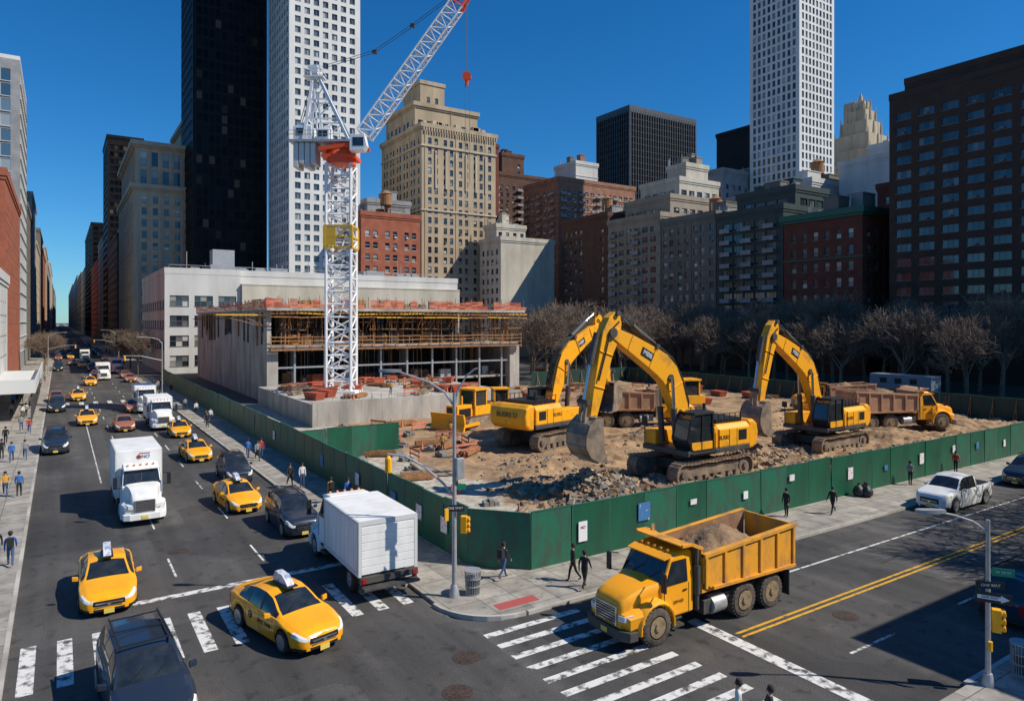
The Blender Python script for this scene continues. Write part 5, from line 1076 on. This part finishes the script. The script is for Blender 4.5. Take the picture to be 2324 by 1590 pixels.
b=MB(); curve_arm(b,[P(0,5.0),P(-.5,5.35),P(-1.1,5.55),P(-1.6,5.65)],.04,.03); lamp_head(b,P(-1.5,5.62),-VR); b.ob('lamp_arm',['galv'],sl,smooth=True)
b=MB(); b.box(0,.62,-.01,.01,-.13,.13); s_=b.ob('street_sign',['signgreen'],sl,loc=(0,-.12,3.75),rz=-.95); text(s_,'W 59 ST',.12,(.31,-.016,0),(90,0,0),'signwhite')
b=MB(); b.box(-.5,.35,-.01,.01,-.12,.12); s_=b.ob('street_sign',['signblack'],sl,loc=(0,-.14,3.3),rz=-.8); text(s_,'ONE WAY',.12,(-.07,-.016,0),(90,0,0),'signwhite')
b=MB(); b.box(-.5,.5,-.01,.01,-.17,.17); s_=b.ob('one_way_sign',['signblack'],sl,loc=(0,-.16,2.9),rz=-1.1)
b=MB(); b.prism([(-.44,-.06),(.2,-.06),(.2,-.12),(.44,0),(.2,.12),(.2,.06),(-.44,.06)],-.02,-.012); b.ob('sign_arrow',['signwhite'],s_); text(s_,'ONE WAY',.1,(-.1,-.026,0),(90,0,0),'signblack')
signal(sl,.36,-.1,1.7,.5)
b=MB(); b.cyl((-.12,-.12,1.2),(-.12,-.12,1.5),.07,n=8); b.ob('push_button',['signalyellow'],sl)
def lampb():
    sl=thing('street_lamp','grey street lamp with curved arm over the avenue','street lamp')
    b=MB(); b.cyl((0,0,0),(0,0,8.6),.11,.07,n=10); b.ob('pole',['galv'],sl,smooth=True)
    b=MB(); curve_arm(b,[(0,0,8.3),(-.5,0,9),(-1.5,0,9.3),(-2.8,0,9.4)],.05,.035); lamp_head(b,(-2.8,0,9.36),(-1,0,0)); curve_arm(b,[(0,0,5.6),(-3,0,6.4),(-5.5,0,6.5)],.06,.035); b.ob('lamp_arm',['galv'],sl,smooth=True)
    signal(sl,-5.3,0,5.7,0); return sl
for x,y,rz in ((13.9,125,0),(13.9,240,0),(-2.2,190,pi)): inst('lamp',lampb,(x,y,.14),rz,1,None,'street lamps')
def bin_():
    t=thing('litter_bin','silver wire mesh litter bin on the pavement','litter bin'); b=MB()
    for i in range(24):
        a=2*pi*i/24; b.cyl((cos(a)*.26,sin(a)*.26,0),(cos(a)*.32,sin(a)*.32,.95),.014,n=4)
    for z in (.02,.35,.65,.95): b.lathe([(.27+z*.06,z-.015),(.285+z*.06,z-.015),(.285+z*.06,z+.015),(.27+z*.06,z+.015)],n=24,axis='z')
    b.cyl((0,0,.02),(0,0,.6),.22,.25,n=12,m=1); b.ob('basket',['galv','darkgrey'],t); return t
inst('bin',bin_,(15.1,26.3,.14),0,1.1); inst('bin',None,(27.2,10.2,.14),0,1.1)
for i,(x,y) in enumerate(((45.6,26.7),(46.2,26.6),(45.9,26.3))):
    b=MB(); b.lathe([(.1,0),(.35,.1),(.4,.35),(.27,.65),(.08,.8),(.12,.9)],n=12,axis='z'); b.ob('rubbish_bag',['bagblack'],smooth=True,loc=(x,y,.14),label='black rubbish bag piled against the hoarding',category='rubbish bag',group='rubbish bags')
sh=thing('sidewalk_shed','white sidewalk shed on steel posts over the pavement','sidewalk shed',(-8,100,.14))
b=MB(); b.box(0,5.6,0,42,3.4,3.7); b.box(5.5,5.6,0,42,3.7,5.0); b.box(0,5.5,0,.1,3.7,5); b.ob('deck',['shedwhite'],sh)
b=MB()
for i in range(12):
    for x in (.4,5.2): b.box(x-.08,x+.08,.3+i*3.7,.46+i*3.7,0,3.4)
b.ob('post',['darkgrey'],sh)
# ---------------------------------------------------------------- people
def person_mesh(sw,arm,bend=.15):
    J=[];E=[];RD=[];CT=[]
    def j(p,r,c_,par=None):
        J.append(Vector(p)); RD.append(r if isinstance(r,tuple) else (r,r)); CT.append(c_); i=len(J)-1
        if par is not None:E.append((par,i))
        return i
    pel=j((0,0,.95),(.13,.15),1); wa=j((0,0,1.1),(.11,.14),0,pel); ch=j((.01,0,1.32),(.12,.18),0,wa); nb=j((0,0,1.46),.075,0,ch); nk=j((.01,0,1.54),.052,2,nb); hd=j((.02,0,1.62),(.085,.075),2,nk); ht=j((.015,0,1.7),(.08,.07),2,hd)
    for s_ in (-1,1):
        a=sw*s_; hip=j((0,s_*.09,.88),.088,1,pel); kn=Vector((sin(a)*.42,s_*.1,.88-cos(a)*.42)); k=j(kn,.062,1,hip)
        b2=a-(bend+.45*(1 if a<0 else 0)*abs(sw)*1.5); an=kn+Vector((sin(b2)*.4,0,-cos(b2)*.4)); q=j(an,.045,1,k); j(an+Vector((.06,0,-.05)),.042,3,q); j(an+Vector((.17,s_*.01,-.06)),.032,3,len(J)-1)
        sh=j((0,s_*.19,1.41),.06,0,ch); aa=-a*arm; el=Vector((sin(aa)*.28,s_*.235,1.41-cos(aa)*.28)); e=j(el,.045,0,sh); wv=aa+.35; wr_=el+Vector((sin(wv)*.25,s_*-.005,-cos(wv)*.25)); w2=j(wr_,.034,0,e); j(wr_+Vector((sin(wv)*.08,0,-cos(wv)*.08)),.03,2,w2)
    me=bpy.data.meshes.new('p'); me.from_pydata([tuple(v) for v in J],E,[]); o=bpy.data.objects.new('p',me); COL.objects.link(o)
    sk_=o.modifiers.new('s','SKIN'); sk_.use_smooth_shade=True
    for i,v in enumerate(me.skin_vertices[0].data): v.radius=RD[i]; v.use_root=(i==0)
    su=o.modifiers.new('u','SUBSURF'); su.levels=2; bpy.context.view_layer.update()
    m2=bpy.data.meshes.new_from_object(o.evaluated_get(bpy.context.evaluated_depsgraph_get())); bpy.data.objects.remove(o)
    b=MB(); b.v=[tuple(v.co) for v in m2.vertices]; b.f=[tuple(p.vertices) for p in m2.polygons]
    S=[(J[i],CT[i]) for i in range(len(J))]+[(J[a].lerp(J[c_],.5),CT[c_] if CT[a]==CT[c_] or CT[c_]!=3 else CT[a]) for a,c_ in E]
    for f in b.f:
        c_=sum((Vector(b.v[i]) for i in f),Vector())/len(f); b.m.append(min(S,key=lambda q:(q[0]-c_).length)[1])
    hands=[J[i] for i in range(len(J)) if CT[i]==2 and J[i].z<1.3]
    for h in hands:
        sgn=1 if h.y>0 else -1
        for k in range(4): p0=h+Vector((-.03+k*.02,0,-.02)); b.cyl(p0,p0+Vector((.012,-sgn*.005,-.07+abs(k-1.5)*.008)),.009,.006,n=5,m=2)
        b.cyl(h+Vector((.03,0,.02)),h+Vector((.055,-sgn*.01,-.03)),.01,.007,n=5,m=2)
    b.cyl((.1,0,1.63),(.125,0,1.6),.012,.016,n=5,m=2)
    for y in (-.085,.085): b.cyl((.01,y*.9,1.62),(.01,y*1.08,1.63),.025,.02,n=6,m=2)
    for y in (-.03,.03): b.cyl((.085,y,1.65),(.103,y,1.65),.01,n=6,m=3)
    zm=min(v[2] for v in b.v); b.v=[(x,y,z-zm) for x,y,z in b.v]
    mm=b.mesh('body',['jacketblack','pantsblack','skin','shoe'],norm=True); mm.shade_smooth(); return mm,zm
PMs=[person_mesh(.42,.8),person_mesh(-.3,.8),person_mesh(.06,.6,.05)]
hb=MB(); hb.lathe([(.02,.115),(.07,.1),(.1,.05),(.105,0),(.095,-.06),(.075,-.1)],n=14,axis='z'); HM=hb.mesh('hair',['hair'],smooth=True)
pb=MB(); pb.box(-.1,.1,-.15,.15,0,.42); BM_=pb.mesh('backpack',['jacketblack'])
def person(x,y,rz,pose,top,bot,lab,z=.14,pack=False,sc=.97):
    t=thing('person',lab,'person',(x,y,z),rz,sc,'pedestrians'); me,zm=PMs[pose]; o=mkobj('body',me,t)
    for i,m in ((0,top),(1,bot)): o.material_slots[i].link='OBJECT'; o.material_slots[i].material=M[m]
    mkobj('hair',HM,t,(-.012,0,1.675-zm))
    if pack: mkobj('backpack',BM_,t,(-.2,0,1.05-zm))
JB,JU,JO,JG,JW,JR='jacketblack','jacketblue','jacketorange','jacketgrey','jacketwhite','jacketred'
PL=[(-3.1,58.4,D,0,JO,'jeans',1),(-2.3,57.8,-D,1,JU,'pantsblack',0),(-2.6,42.3,-D,2,JB,'pantsblack',1),(-2.0,41.6,-D,0,JU,'jeans',1),(-3.4,72.3,D,1,JU,'jeans',0),(-2.5,73.2,D,0,JG,'jeans',0),(-4.2,74.5,-D,2,JB,'pantsblack',0),(-2.7,90,D,0,JR,'jeans',0),(-3.5,92.5,D,1,JG,'jeans',0),(-4.4,83.5,-D,0,JB,'pantsblack',1),
 (13.9,50.6,D,0,JB,'pantsblack',1),(14.6,50,D,2,JW,'jeans',0),(13.7,63,-D,1,JU,'jeans',0),(14.2,61.7,D,0,JG,'pantsblack',0),(14.7,62.6,D,2,JR,'jeans',0),(14.9,44.6,-D,0,JO,'pantsblack',1),(15.7,43.6,D,2,JU,'pantsblack',0),(14.2,86.6,D,0,JB,'jeans',0),(14.9,88,D,1,JW,'jeans',0),(13.9,84,D,2,JB,'pantsblack',0),
 (17.2,27.1,0.3,0,'navy','jeans',1),(19.7,25.1,pi-.3,1,JB,'pantsblack',0),(19.6,24.15,.5,0,JB,'pantsblack',0),(37.1,26.3,pi,2,JB,'pantsblack',0),(40,25.1,pi,0,JB,'pantsblack',0),(51.9,26.5,0,2,JG,'pantsblack',0),(58.9,26.6,0,2,JR,'pantsblack',0)]
CN={'jacketblack':'black','jacketblue':'blue','jacketorange':'mustard','jacketgrey':'grey','jacketwhite':'white','navy':'navy','jacketred':'red'}
for x,y,rz,p,a,c_,k in PL: person(x,y,rz,p,a,c_,'person in %s jacket %s on the pavement%s'%(CN[a],'standing' if p==2 else 'walking',' with backpack' if k else ''),pack=bool(k))
person(16.4,13.2,2.4,1,JW,'jeans','person in white top walking over the crosswalk',z=0); person(16.9,12.5,2.4,0,JB,'pantsblack','person in black jacket walking over the crosswalk',z=0)
for i in range(18): person(rr.uniform(-6,-2.4),rr.uniform(98,170),rr.choice((D,-D)),rr.randint(0,2),rr.choice((JB,JU,JG,JW,JB,JR)),'pantsblack','distant person walking along the avenue pavement')
for i in range(8): person(rr.uniform(13.8,15.8),rr.uniform(92,140),rr.choice((D,-D)),rr.randint(0,2),rr.choice((JB,JU,JG,JW,JB)),'pantsblack','distant person walking beside the hoarding')
for x,y in ((33,62),(45,66),(29,56),(60,70),(36,84),(44,90)): person(x,y,1,2,'jacketorange','jeans','construction worker standing on the site',z=gz(x,y) if y<78 else 2.6)
print('OBJ',len(bpy.data.objects))
